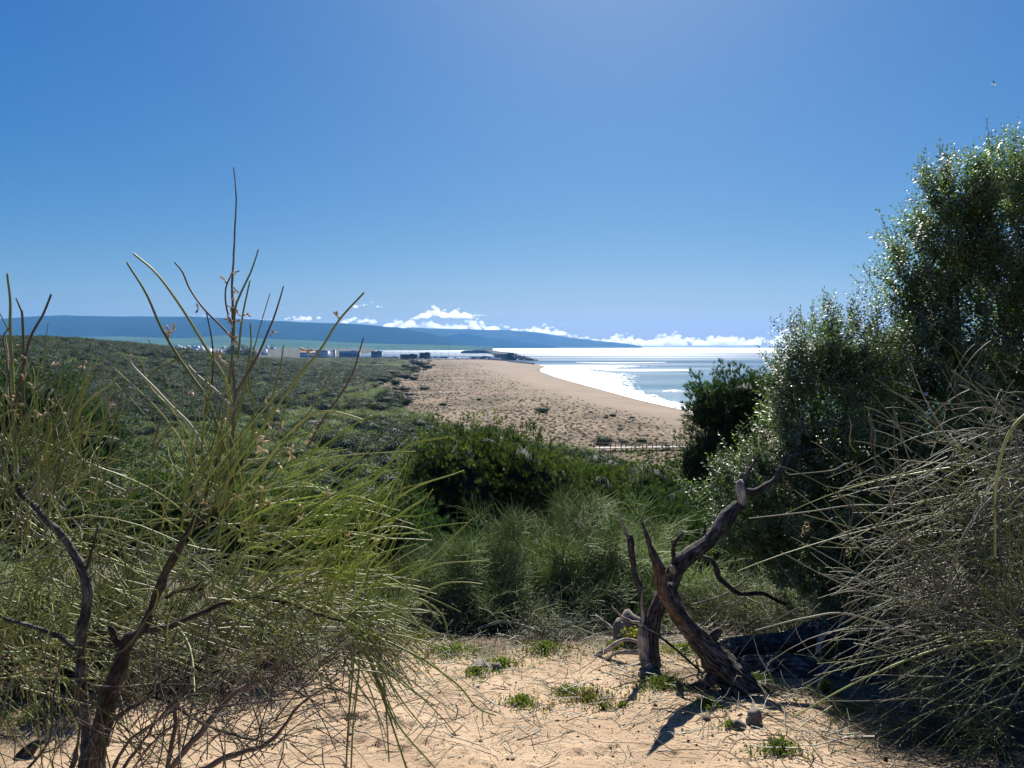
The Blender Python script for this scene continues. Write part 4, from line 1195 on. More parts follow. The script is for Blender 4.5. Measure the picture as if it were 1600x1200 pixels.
# ------------------------------------------------------------------ trees behind the scrub plain
for i, (px, D, h, w, lab) in enumerate([(364, 900, 24, 9, 'tall dark tree at the harbour side, left one of three'), (379, 905, 26, 10, 'tall grey green tree at the harbour side, middle one of three'), (391, 900, 20, 9, 'tall grey tree at the harbour side, right one of three')]):
    x = (px - 800) / F * D; zb = gz(x, D); root = empty('eucalyptus_tree', (x, D, zb)); tag(root, lab, 'tree')
    g = Geo(); lumps = [(np.array([0, 0, h * .68]), np.array([w * .8, w * .8, h * .33])), (np.array([w * .5, 0, h * .5]), np.array([w * .6, w * .6, h * .26])), (np.array([-w * .5, 0, h * .55]), np.array([w * .6, w * .6, h * .25])), (np.array([0, 0, h * .3]), np.array([w * .8, w * .8, h * .22]))]
    p, d = sample_lumps(lumps, 1500, .55, .22, i); leaves(g, p, rdir(len(p)), d, RNG.uniform(.8, 1.6, len(p)), RNG.uniform(.6, 1.1, len(p))); tag(g.build('crown', M['scrub_dark' if i == 0 else 'scrub_grey'], root), kind='stuff')
    g = Geo(); limb(g, [(0, 0, -1, .7), (.4, 0, h * .4, .5), (0, 0, h * .8, .2)], sides=7, K=8); g.build('trunk', M['bark_pale'], root)

# ------------------------------------------------------------------ mid slope trees and shrubs
def C3(px, py, D, dx=0): p = P(px, py, D); return p
def RX(w, D): return w / F * D
# centre pine bush
D = 17.5
conifer('pine_tree', 'broad rounded bright green young pine below the dunes in the centre', [
    (C3(735, 770, D), (RX(95, D), 1.5, RX(100, D))), (C3(680, 760, D + .5), (RX(62, D), 1.2, RX(72, D))), (C3(815, 760, D), (RX(75, D), 1.3, RX(86, D))), (C3(665, 800, D), (RX(62, D), 1.1, RX(70, D))),
    (C3(760, 725, D + .4), (RX(60, D), 1.1, RX(62, D))), (C3(700, 725, D + .2), (RX(52, D), 1.1, RX(62, D))), (C3(862, 775, D + .5), (RX(48, D), 1.0, RX(70, D))), (C3(740, 850, D - .3), (RX(110, D), 1.3, RX(60, D)))], 13000, M['juniper'], .85, up=.8, trunk_r=.13, seed=1, bump=.14)
D = 24
conifer('pine_tree', 'lower green pine just right of the broad centre pine', [(C3(925, 782, D), (RX(58, D), 1.5, RX(62, D))), (C3(885, 800, D), (RX(55, D), 1.3, RX(60, D))), (C3(905, 765, D), (RX(35, D), 1.0, RX(38, D)))], 4600, M['juniper'], 1.0, up=.8, seed=2, bump=.14)
conifer('pine_tree', 'green pine in front of the right end of the near boardwalk', [(C3(1010, 772, 26), (RX(70, 26), 1.8, RX(62, 26))), (C3(960, 812, 25), (RX(65, 25), 1.6, RX(68, 25))), (C3(1060, 800, 25), (RX(60, 25), 1.6, RX(70, 25)))], 5600, M['juniper'], 1.05, up=.8, seed=3, bump=.16)
D = 15
conifer('pine_tree', 'dark pine tree standing against the sea left of the glossy shrubs', [
    (C3(1140, 690, D), (RX(58, D), .9, RX(88, D))), (C3(1110, 640, D), (RX(38, D), .7, RX(52, D))), (C3(1165, 625, D), (RX(50, D), .8, RX(44, D))), (C3(1095, 730, D), (RX(42, D), .7, RX(60, D))), (C3(1200, 640, D + .3), (RX(45, D), .8, RX(52, D))), (C3(1150, 800, D), (RX(80, D), 1.0, RX(90, D)))], 9500, M['pine_dark'], .8, up=.5, seed=4, bump=.2, inner=.4)
D = 13
conifer('pine_tree', 'bright green pine top low on the slope behind the large broom', [(C3(300, 800, D), (RX(110, D), 1.1, RX(66, D))), (C3(410, 815, D + .6), (RX(110, D), 1.1, RX(66, D))), (C3(530, 850, D + 1), (RX(100, D), 1.0, RX(80, D))), (C3(210, 830, D), (RX(100, D), 1.0, RX(75, D))), (C3(350, 860, D - .4), (RX(160, D), 1.0, RX(70, D)))], 9000, M['juniper'], .8, up=.8, seed=5, bump=.14)
conifer('juniper_bush', 'dark juniper at the foot of the broad centre pine', [(C3(620, 850, 14), (RX(75, 14), .9, RX(75, 14))), (C3(700, 900, 13), (RX(90, 13), .9, RX(70, 13)))], 4200, M['pine_dark'], .9, up=.5, cat='bush', seed=6, inner=.4)
conifer('juniper_bush', 'dark juniper in the hollow behind the dead tree', [(C3(1040, 850, 13), (RX(75, 13), .9, RX(75, 13))), (C3(1120, 880, 11.5), (RX(80, 12), .8, RX(85, 12)))], 4400, M['pine_dark'], .85, up=.5, cat='bush', seed=7, inner=.4)
conifer('juniper_bush', 'dark bush between the ridge and the left broom', [(C3(20, 640, 30), (RX(120, 30), 2.2, RX(70, 30))), (C3(130, 700, 26), (RX(80, 26), 1.6, RX(55, 26)))], 4200, M['pine_dark'], 1.8, up=.5, cat='bush', seed=8, inner=.5)
conifer('juniper_bush', 'dark bush low behind the left broom thicket', [(C3(60, 800, 11), (RX(160, 11), 1.0, RX(80, 11))), (C3(-100, 780, 12), (RX(120, 12), 1.0, RX(90, 12)))], 4200, M['pine_dark'], .95, up=.5, cat='bush', seed=9, inner=.5)

# grey green broom thicket in the middle
def RG_(px, D): return ground_at(px, D)
retama('broom_bush', 'large wispy grey green broom behind the bare sand in the centre', RG_(860, 7.2), 1.65, 1.9, 44, 2100, 9, .25, [M['stem_grey']], M['bark_pale'], r=.0030, grav=.08, el=(.1, 1.3), fan=.42, up=.6, jit=.62, K=4)
retama('broom_bush', 'wispy broom behind the large centre broom, top seen above it', RG_(950, 9.0), 2.1, 1.7, 26, 1000, 10, .30, [M['stem_grey']], M['bark_pale'], r=.0034, grav=.1, el=(.3, 1.4), fan=.42, up=.6, jit=.62, K=4)
retama('broom_bush', 'low pale broom at the left of the centre broom', RG_(690, 6.6), 1.0, 1.3, 24, 900, 10, .24, [M['stem_grey']], M['bark_pale'], r=.0028, grav=.1, el=(.05, 1.35), fan=.42, up=.6, jit=.62, K=4)
retama('broom_bush', 'wispy broom tangle between the dead tree and the centre broom', RG_(1010, 7.4), 1.2, 1.1, 20, 800, 10, .25, [M['stem_grey']], M['bark_pale'], r=.0028, grav=.1, el=(.1, 1.35), fan=.42, up=.6, jit=.62, K=4)
retama('broom_bush', 'small olive broom at the edge of the sand behind the drooping stems', RG_(610, 6.4), .75, .7, 10, 150, 10, .32, [M['stem_green']], M['bark_pale'], r=.002, grav=.1, el=(.4, 1.35), fan=.28, up=.5)
retama('broom_bush', 'brown bare broom in front of the dark pine', RG_(1190, 10.5), 2.3, .9, 14, 240, 9, .35, [M['twig_brown'], M['stem_dry']], M['bark_dark'], r=.0026, grav=.1, el=(.7, 1.45), fan=.3, up=.5)
retama('broom_bush', 'low dark olive broom tangle behind the propped log', RG_(1200, 6.6), .75, 1.3, 22, 620, 9, .24, [M['stem_grey'], M['stem_dry']], M['bark_pale'], r=.0024, grav=.1, el=(.05, 1.2), fan=.5, up=.3, jit=.9, K=4)
retama('broom_bush', 'low broom tangle at the sand edge under the centre broom', RG_(800, 6.3), .5, 1.4, 22, 560, 9, .22, [M['stem_grey'], M['stem_dry']], M['bark_pale'], r=.0022, grav=.1, el=(.02, .9), fan=.5, up=.3, jit=.9, K=4)
retama('broom_bush', 'low broom tangle in the shade under the glossy shrubs', RG_(1400, 5.6), .9, 1.2, 22, 520, 9, .26, [M['stem_grey'], M['stem_dry']], M['bark_pale'], r=.0024, grav=.1, el=(.02, 1.2), fan=.5, up=.3, jit=.9, K=4)
# tangle of bare branches lying under the centre broom
for i, (pp, lab) in enumerate([
    ([(740, 985, 6.0, .012), (790, 972, 6.0, .014), (850, 990, 5.9, .017), (900, 1010, 5.7, .018), (940, 1025, 5.6, .012)], 'crooked bare branch lying under the centre broom'),
    ([(930, 960, 5.9, .006), (960, 985, 5.8, .012), (985, 1010, 5.6, .016), (1000, 1035, 5.4, .02)], 'short bare branch leaning from the broom to the pale dead trunk'),
    ([(925, 1030, 5.2, .02), (955, 1008, 5.15, .018), (975, 1000, 5.1, .014), (1003, 1003, 5.05, .008)], 'arched grey root beside the pale dead trunk'),
    ([(930, 1045, 5.1, .010), (965, 1020, 5.05, .013), (1000, 1022, 5.0, .012), (1015, 1040, 4.95, .010)], 'lower arched twig beside the pale dead trunk'),
    ([(1080, 945, 6.2, .005), (1130, 930, 6.2, .010), (1165, 905, 6.1, .006), (1172, 895, 6.1, .003)], 'thin bare twig rising behind the dead tree'),
    ([(930, 1078, 4.62, .005), (975, 1079, 4.62, .007), (1010, 1080, 4.62, .006), (1050, 1078, 4.62, .003)], 'thin straight stick lying on the sand left of the stump'),
    ([(1093, 868, 5.6, .012), (1115, 878, 5.6, .022), (1125, 905, 5.6, .020), (1150, 925, 5.6, .018), (1195, 930, 5.7, .016), (1240, 950, 5.8, .012)], 'hooked dark branch curving down behind the dead tree')]):
    g = Geo(); limb(g, [(*P(a_, b_, c_), r_) for a_, b_, c_, r_ in pp], sides=8, rough=.14, seed=i * 3.1)
    o = g.build('bare_branch', M['bark_pale' if i != 6 else 'bark_dark'], smooth=True, origin=P(*pp[0][:3])); tag(o, lab, 'branch')

# ------------------------------------------------------------------ glossy evergreen shrubs on the right
SPR = [sprig_template() for _ in range(4)]
def evergreen(label, lumps, n, base, seed, new=.06, stems=10, size=1.0):
    lumps = [(np.asarray(c, float), np.asarray(r, float) * [1, .62, 1]) for c, r in lumps]
    base = np.asarray(base, float); root = empty('evergreen_shrub', base); tag(root, label, 'shrub')
    p, d = sample_lumps(lumps, n // 6, .58, .3, seed, low=-.9)
    p = np.repeat(p, 6, 0); d = np.repeat(d, 6, 0); p = p + norm(RNG.normal(size=p.shape)) * RNG.uniform(.01, .085, (len(p), 1))   # leafy sprays, with gaps between
    d = norm(d * .8 + np.array([0, 0, .9]) + RNG.normal(0, .3, d.shape))
    cl = np.array([.42 + .9 * fract(x * 2.3 + seed, 2) for x in p]); isn = (RNG.random(len(p)) < new * (1 + 6 * np.clip(cl - .6, 0, 1)))
    for nm, mt, sel in (('foliage', M['broadleaf'], ~isn), ('young_foliage', M['broadleaf_new'], isn)):
        pp, dd, cc = p[sel], d[sel], cl[sel]; g = Geo()
        for k in range(4):
            s = slice(k, None, 4); scatter(g, SPR[k][0], SPR[k][1], pp[s], dd[s], RNG.uniform(.75, 1.25, len(pp[s])) * size, np.clip(cc[s] + RNG.normal(0, .15, len(pp[s])), 0, 1))
        tag(g.build(nm, mt, root, origin=base), kind='stuff')
    # long shoots poking out of the outline
    g = Geo(); gl = Geo(); m = 620 
    pi = RNG.integers(0, len(p), m); q0 = p[pi]; keep = in_lumps(q0, lumps) > .8; q0 = q0[keep]; dq = norm(d[pi][keep] + [0, 0, .8])
    Ls = RNG.uniform(.12, .36, len(q0)) ** 1; PT = curve_stems(q0, dq, Ls, np.full(len(q0), .0), .06, 6)
    tubes(g, PT, np.full((len(q0), 6), .0018), 3); g.build('shoots', M['twig_brown'], root, origin=base)
    tag(root.children[-1], kind='stuff')
    for j in range(1, 6):
        for rep in range(3):
            cpt = PT[:, j] - (PT[:, j] - PT[:, j - 1]) * rep / 3; dl = norm(rdir(len(cpt)) + dq * .9); leaves(gl, cpt, dl, norm(rdir(len(cpt)) + [0, 0, 1]), np.full(len(cpt), .026 * size), np.full(len(cpt), .012 * size))
    tag(gl.build('shoot_leaves', M['broadleaf'], root, origin=base), kind='stuff')
    tips = [c + RNG.normal(0, .35, 3) * r for c, r in lumps for _ in range(2)]
    woody(root, base, tips[:stems], .035, M['bark_dark'], sides=8, K=12)
    return root
D = 6.3
evergreen('tall dense glossy leaved evergreen shrub filling the upper right', [
    (C3(1545, 520, D), (RX(130, D), .8, RX(150, D))), (C3(1500, 640, D), (RX(130, D), .8, RX(130, D))), (C3(1620, 400, D), (RX(120, D), .7, RX(120, D))), (C3(1480, 380, D - .1), (RX(48, D), .35, RX(95, D))), (C3(1500, 310, D), (RX(45, D), .3, RX(50, D))),
    (C3(1570, 320, D + .1), (RX(55, D), .4, RX(70, D))), (C3(1640, 300, D + .1), (RX(70, D), .5, RX(70, D))), (C3(1446, 432, D - .1), (RX(52, D), .4, RX(72, D))), (C3(1470, 560, D), (RX(62, D), .5, RX(90, D))), (C3(1560, 760, D), (RX(190, D), .9, RX(150, D))), (C3(1700, 560, D), (RX(160, D), .9, RX(220, D)))], 16500, ground_at(1560, D), 1, size=1.32, new=.05)
D = 5.9
evergreen('lower glossy leaved evergreen shrub between the dead tree and the tall shrub', [
    (C3(1290, 640, D), (RX(80, D), .55, RX(95, D))), (C3(1335, 570, D), (RX(62, D), .42, RX(72, D))), (C3(1262, 590, D), (RX(48, D), .36, RX(60, D))), (C3(1330, 730, D), (RX(110, D), .6, RX(110, D))), (C3(1250, 790, D - .1), (RX(90, D), .5, RX(90, D))),
    (C3(1300, 860, D - .1), (RX(110, D), .55, RX(90, D))), (C3(1375, 620, D + .2), (RX(42, D), .35, RX(80, D))), (C3(1180, 770, D), (RX(60, D), .35, RX(45, D))), (C3(1165, 840, D), (RX(40, D), .3, RX(40, D))), (C3(1400, 800, D), (RX(100, D), .5, RX(110, D)))], 10800, ground_at(1300, D), 2, new=.08, size=1.12)

# ------------------------------------------------------------------ dead tree
def wood(name, parent, base, pts, mat, sides=18, K=None, rough=.12, groove=.1, seed=0., twist=1.0, label=None):
    g = Geo(); limb(g, [(*P(a_, b_, c_), w_ * .44 / F * c_) for a_, b_, c_, w_ in pts], sides=sides, K=K or len(pts) * 9, rough=rough, groove=groove, seed=seed, twist=twist)
    o = g.build(name, mat, parent, origin=base, smooth=True)
    if label: o['label'] = label
    return o
b1 = P(1175, 1120, 4.35); r1 = empty('dead_tree', b1); tag(r1, 'charred leaning dead tree trunk with a split brown top, nearest one', 'dead tree')
wood('trunk', r1, b1, [(1215, 1132, 4.3, 90), (1172, 1100, 4.33, 68), (1140, 1062, 4.36, 52), (1112, 1022, 4.38, 41), (1084, 985, 4.4, 34), (1060, 950, 4.42, 28), (1042, 915, 4.44, 23)], M['bark_dark'], sides=30, K=80, rough=.16, groove=.16, twist=2)
wood('split_wood', r1, b1, [(1078, 992, 4.385, 8), (1057, 962, 4.38, 18), (1040, 930, 4.39, 19), (1032, 900, 4.40, 20), (1026, 880, 4.41, 14)], M['wood_brown'], sides=18, K=40, rough=.2, groove=.2, label='splintered reddish brown wood of the broken top')
wood('snag', r1, b1, [(1032, 892, 4.42, 20), (1022, 865, 4.43, 13), (1012, 838, 4.45, 9), (1003, 815, 4.47, 4)], M['bark_dark'], rough=.16, seed=2)
wood('root', r1, b1, [(1120, 1050, 4.35, 26), (1100, 1068, 4.38, 22), (1080, 1075, 4.42, 14), (1070, 1082, 4.44, 8)], M['bark_dark'], seed=3)
wood('knot', r1, b1, [(1112, 1000, 4.4, 22), (1118, 990, 4.4, 16), (1124, 984, 4.4, 10)], M['bark_dark'], seed=4)
wood('root', r1, b1, [(1180, 1095, 4.36, 60), (1225, 1108, 4.34, 50), (1270, 1120, 4.35, 34), (1310, 1128, 4.4, 14)], M['charred'], rough=.25, groove=.2, seed=5)
b2 = P(1020, 1065, 4.95); r2 = empty('dead_tree', b2); tag(r2, 'pale grey dead tree with a long arm reaching up to the right', 'dead tree')
wood('trunk', r2, b2, [(1020, 1072, 4.93, 40), (1013, 1035, 4.94, 30), (1013, 1005, 4.95, 30), (1025, 970, 4.97, 30), (1040, 930, 5.0, 28), (1052, 900, 5.02, 30), (1072, 875, 5.05, 27), (1100, 847, 5.1, 26), (1128, 815, 5.15, 25), (1148, 793, 5.2, 22), (1158, 785, 5.22, 19), (1160, 768, 5.22, 18), (1159, 755, 5.22, 13)], M['bark_dark'], sides=22, K=150, rough=.10, groove=.12)
wood('pale_base', r2, b2, [(1022, 1066, 4.88, 28), (1008, 1030, 4.89, 22), (1006, 1000, 4.90, 20), (1005, 978, 4.92, 12)], M['bark_pale'], sides=16, rough=.14, seed=8, label='bleached pale grey wood at the foot of the trunk')
wood('broken_top', r2, b2, [(1160, 786, 5.19, 18), (1160, 770, 5.19, 18), (1159, 754, 5.2, 13), (1158, 750, 5.2, 6)], M['bark_pale'], sides=14, rough=.2, seed=9, label='bleached pale broken stub')
wood('branch', r2, b2, [(1165, 768, 5.22, 12), (1190, 764, 5.24, 12), (1212, 748, 5.27, 12), (1224, 728, 5.3, 11), (1234, 715, 5.32, 8), (1255, 706, 5.36, 6), (1290, 700, 5.4, 3)], M['bark_dark'], sides=12, K=50, rough=.14, seed=10)
wood('twig', r2, b2, [(1234, 715, 5.32, 5), (1222, 716, 5.32, 3), (1245, 728, 5.3, 3)], M['bark_dark'], sides=6, seed=10.5)
wood('branch', r2, b2, [(1163, 760, 5.22, 12), (1165, 742, 5.22, 9), (1176, 727, 5.22, 6), (1187, 708, 5.22, 3)], M['bark_dark'], sides=10, seed=11)
wood('twig', r2, b2, [(1165, 742, 5.22, 6), (1167, 728, 5.22, 4), (1166, 712, 5.22, 2)], M['bark_pale'], sides=8, seed=12)
wood('branch', r2, b2, [(1008, 985, 4.95, 12), (1004, 950, 4.97, 10), (998, 915, 5.0, 11), (990, 880, 5.02, 12), (986, 850, 5.04, 13), (984, 838, 5.05, 9)], M['bark_dark'], sides=12, K=50, rough=.15, seed=13)
wood('twig', r2, b2, [(984, 842, 5.05, 8), (977, 826, 5.06, 7), (966, 805, 5.08, 3)], M['bark_pale'], sides=8, rough=.2, seed=14)
wood('branch', r2, b2, [(1050, 908, 5.0, 13), (1053, 880, 5.0, 9), (1054, 855, 5.0, 7), (1060, 840, 5.0, 6), (1067, 833, 5.0, 5)], M['bark_dark'], sides=10, rough=.14, seed=15)
wood('twig', r2, b2, [(1003, 985, 4.9, 7), (1004, 960, 4.9, 6), (1003, 935, 4.9, 4), (1006, 915, 4.9, 2)], M['bark_pale'], sides=8, rough=.2, seed=16)
wood('twig', r2, b2, [(1002, 974, 4.9, 6), (985, 970, 4.88, 5), (972, 964, 4.86, 4), (956, 948, 4.85, 3)], M['bark_pale'], sides=8, rough=.2, seed=17)
wood('knot', r2, b2, [(1052, 893, 4.96, 8), (1050, 888, 4.93, 11), (1049, 884, 4.9, 6)], M['bark_pale'], sides=10, seed=18)
wood('twig', r2, b2, [(1098, 860, 5.12, 4), (1100, 845, 5.14, 3), (1102, 815, 5.16, 2)], M['bark_dark'], sides=6, seed=19)

def log(label, pts, mat, sides=18, seed=0., rough=.16, name='fallen_log', cat='log', groove=.16):
    b = P(*pts[0][:3]); g = Geo(); limb(g, [(*P(a_, b_, c_), w_ * .5 / F * c_) for a_, b_, c_, w_ in pts], sides=sides, K=len(pts) * 12, rough=rough, groove=groove, seed=seed)
    return tag(g.build(name, mat, smooth=True, origin=b), label, cat)
log('dark fallen log propped up behind the charred dead tree', [(1122, 1018, 4.9, 30), (1160, 1008, 5.0, 32), (1205, 1000, 5.1, 30), (1260, 990, 5.2, 34), (1330, 990, 5.3, 26), (1400, 1000, 5.4, 16)], M['bark_dark'], seed=21)
log('thick charred black log lying right of the dead tree', [(1145, 1040, 4.75, 20), (1175, 1046, 4.75, 42), (1230, 1055, 4.72, 48), (1290, 1068, 4.7, 40), (1350, 1075, 4.7, 22)], M['charred'], seed=22, rough=.22)
log('thin dark fallen branch crossing under the right broom', [(1290, 985, 5.0, 10), (1330, 1010, 4.9, 18), (1400, 1030, 4.8, 16), (1500, 1040, 4.7, 10)], M['bark_dark'], seed=23)
log('upright pale broken stub behind the right broom stems', [(1278, 1045, 4.9, 9), (1280, 1015, 4.9, 10), (1287, 985, 4.9, 5)], M['bark_pale'], seed=24, name='wood_stub', cat='stump')
log('second pale broken stub near the right broom stems', [(1266, 1052, 4.9, 18), (1262, 1035, 4.9, 16), (1266, 1022, 4.9, 8)], M['bark_pale'], seed=25, name='wood_stub', cat='stump')
log('rotten dark stick on the sand at the bottom centre right', [(1012, 1196, 3.55, 5), (1022, 1184, 3.6, 9), (1034, 1172, 3.66, 6), (1040, 1165, 3.7, 2)], M['charred'], seed=26, name='stick', cat='stick')
log('dark leaning branch in the bottom left corner', [(-10, 1215, 3.4, 22), (25, 1190, 3.42, 24), (55, 1168, 3.45, 16), (70, 1160, 3.46, 6)], M['bark_dark'], seed=27, name='bare_branch', cat='branch')

for i in range(22):
    px = RNG.uniform(1090, 1370); py = RNG.uniform(955, 1075); D = 1.6 / ((py - 541) / F)
    for _ in range(5): D = (CZ - gz((px - 800) / F * D, D)) / ((py - 541) / F)
    x = (px - 800) / F * D; L_ = RNG.uniform(.18, .6); a_ = RNG.uniform(0, 6.28); up_ = RNG.uniform(0, .7) * L_; g = Geo()
    q0 = np.array([x, D, gz(x, D)]); e_ = q0 + [math.cos(a_) * L_, math.sin(a_) * L_ * .5, up_]; e_[2] = max(e_[2], gz(e_[0], e_[1]) + .02)
    r_ = RNG.uniform(.004, .013); mm_ = (q0 + e_) / 2 + RNG.normal(0, .05, 3); mm_[2] = max(mm_[2], gz(mm_[0], mm_[1]) + .01)
    limb(g, [(*q0, r_), (*mm_, r_ * .8), (*e_, r_ * .25)], sides=7, K=14, seed=50 + i)
    if RNG.random() < .6: limb(g, [(*mm_, r_ * .5), (*(mm_ + RNG.normal(0, .07, 3) + [0, 0, .05]), r_ * .35), (*(mm_ + RNG.normal(0, .12, 3) + [0, 0, .12]), r_ * .1)], sides=6, K=9, seed=80 + i)
    o = g.build('fallen_branch', M['bark_pale' if i % 3 == 0 else 'bark_dark'], smooth=True, origin=q0)
    if i % 3 == 0: tag(o, 'small bleached dead branch lying among the logs right of the dead trees', 'branch', 'bleached dead branches lying among the logs')
    else: tag(o, 'small dark crooked dead branch lying among the logs right of the dead trees', 'branch', 'dark dead branches lying among the logs')

# ------------------------------------------------------------------ rocks
def rock(label, px, py, w, h, D=None, mat='rock', seed=0, cat='rock'):
    if D is None:
        D = 4.5
        for _ in range(6): D = (CZ - gz((px - 800) / F * D, D)) / ((py - 541) / F)
    x = (px - 800) / F * D; V_, F_ = ICO3
    nn = np.array([fract((p[0] * 1.2 + seed, p[1] * 1.2, p[2] * 1.2), 3) for p in V_])
    W = V_ * (1 + .55 * nn[:, None]) * np.array([w * .5, w * .45, h * .6]) / F * D
    W = np.sign(W) * np.abs(W)
    g = Geo(); g.add(W, t=F_); o = g.build('rock', M[mat], origin=(0, 0, 0)); o.location = (x, D, gz(x, D) + h * .3 / F * D)
    return tag(o, label, cat)
rock('grey brown boulder with yellow moss behind the pale dead trunk', 985, 1012, 52, 54, D=5.6, seed=1)
g = Geo(); cpt = P(996, 990, 5.42); n = 260; pp = cpt + RNG.normal(0, 1, (n, 3)) * [.05, .03, .018]; leaves(g, pp, rdir(n), norm(rdir(n) + [0, 0, 1]), np.full(n, .02), np.full(n, .016))
tag(g.build('moss', M['moss'], origin=cpt), 'yellow moss cushion on the boulder behind the pale trunk', kind='stuff')
rock('flat grey stone half sunk in sand at the sand edge', 752, 1050, 34, 7, seed=2, mat='rock')
rock('small brown stone beside the flat grey stone', 776, 1056, 16, 12, seed=3)
rock('orange brown stone at the foot of the charred trunk', 1188, 1145, 26, 26, seed=5)
rock('small dark stone beside the orange brown stone', 1164, 1152, 22, 14, seed=6)
rock('small pale stone near the stump shadow', 1112, 1138, 12, 7, seed=7)
rock('small stone left of the drooping green stems', 250, 1090, 30, 16, seed=8)

# pebbles and dark crumbs in the sand
g = Geo(); n = 3600
for i in range(n):
    y = RNG.uniform(2.8, 5.6); x = RNG.normal(.75, .8) if i % 3 else RNG.uniform(-2.4, 2.2)
    r = RNG.uniform(.0016, .0055) * (1 if RNG.random() < .93 else 2.2)
    V_, F_ = ICO1[0][:, :], ICO1[1]
    # octahedron crumbs keep it light
    O = np.array([(1, 0, 0), (0, 1, 0), (-1, 0, 0), (0, -1, 0), (0, 0, .7), (0, 0, -.7)]) * r * RNG.uniform(.6, 1.4, (6, 1))
    g.add(O + [x, y, gz(x, y) + r * .2], t=[(0, 1, 4), (1, 2, 4), (2, 3, 4), (3, 0, 4), (1, 0, 5), (2, 1, 5), (3, 2, 5), (0, 3, 5)])
tag(g.build('pebbles', M['clod']), 'dark crumbs of bark and pebbles scattered on the sand', kind='stuff')

# litter of dead twigs under the right broom and along the sand edge
g = Geo(); n = 1500; x = np.concatenate([RNG.uniform(1.1, 3.4, n), RNG.uniform(-1.4, 1.8, 1700), RNG.uniform(-3.5, -1.0, 600)]); y = np.concatenate([RNG.uniform(2.9, 6.5, n), 6.3 - 2.9 * RNG.random(1700) ** 1.6, RNG.uniform(3.0, 6.0, 600)])
z = height(x, y) + RNG.uniform(0.003, .05, len(x)); d = rdir(len(x)); d[:, 2] *= .18; d = norm(d)
Ls = RNG.uniform(.05, .32, len(x)); tubes(g, curve_stems(np.stack([x, y, z], -1), d, Ls, np.full(len(x), .02), .12, 5), np.full((len(x), 5), .0016) * RNG.uniform(.6, 2.2, (len(x), 1)), 3)
tag(g.build('twig_litter', M['stem_dry']), 'tangle of dry fallen twigs on the sand', kind='stuff')

# ------------------------------------------------------------------ weeds
def weed(label, px, py, w, h, n, mat='weed', group=None, L=.035):
    D = 4.5
    for _ in range(6): D = (CZ - gz((px - 800) / F * D, D)) / ((py - 541) / F)
    x0 = (px - 800) / F * D; sw = w / F * D / 2 * 1.15; sh = h / F * D * .62
    a = RNG.uniform(0, 6.28, n); rr_ = np.abs(RNG.normal(0, .72, n)) * (1 + .5 * np.sin(a * 3 + px))
    x = x0 + np.cos(a) * rr_ * sw; y = D + np.sin(a) * rr_ * sw * .9
    z = height(x, y) + RNG.random(n) * sh * .8 * np.exp(-rr_ ** 2)
    d = norm(rdir(n) * .8 + [0, 0, .9]); base = np.array([x0, D, gz(x0, D)])
    g = Geo(); leaves(g, np.stack([x, y, z], -1), d, norm(rdir(n) + [0, 0, .6]), RNG.uniform(.5, 1.3, n) * L, RNG.uniform(.3, .5, n) * L)
    root = empty('weed_clump', base); tag(root, label, 'weed', group); g.build('leaves', M[mat], root, origin=base); tag(root.children[0], kind='stuff')
    g = Geo(); m = max(6, n // 8); p0 = np.stack([x[:m], y[:m], height(x[:m], y[:m]) - .005], -1); tubes(g, curve_stems(p0, norm(rdir(m) * .5 + [0, 0, 1]), np.full(m, sh * .9), np.full(m, .0), .05, 4), np.full((m, 4), .0012), 3)
    tag(g.build('stalks', M[mat], root, origin=base), kind='stuff')
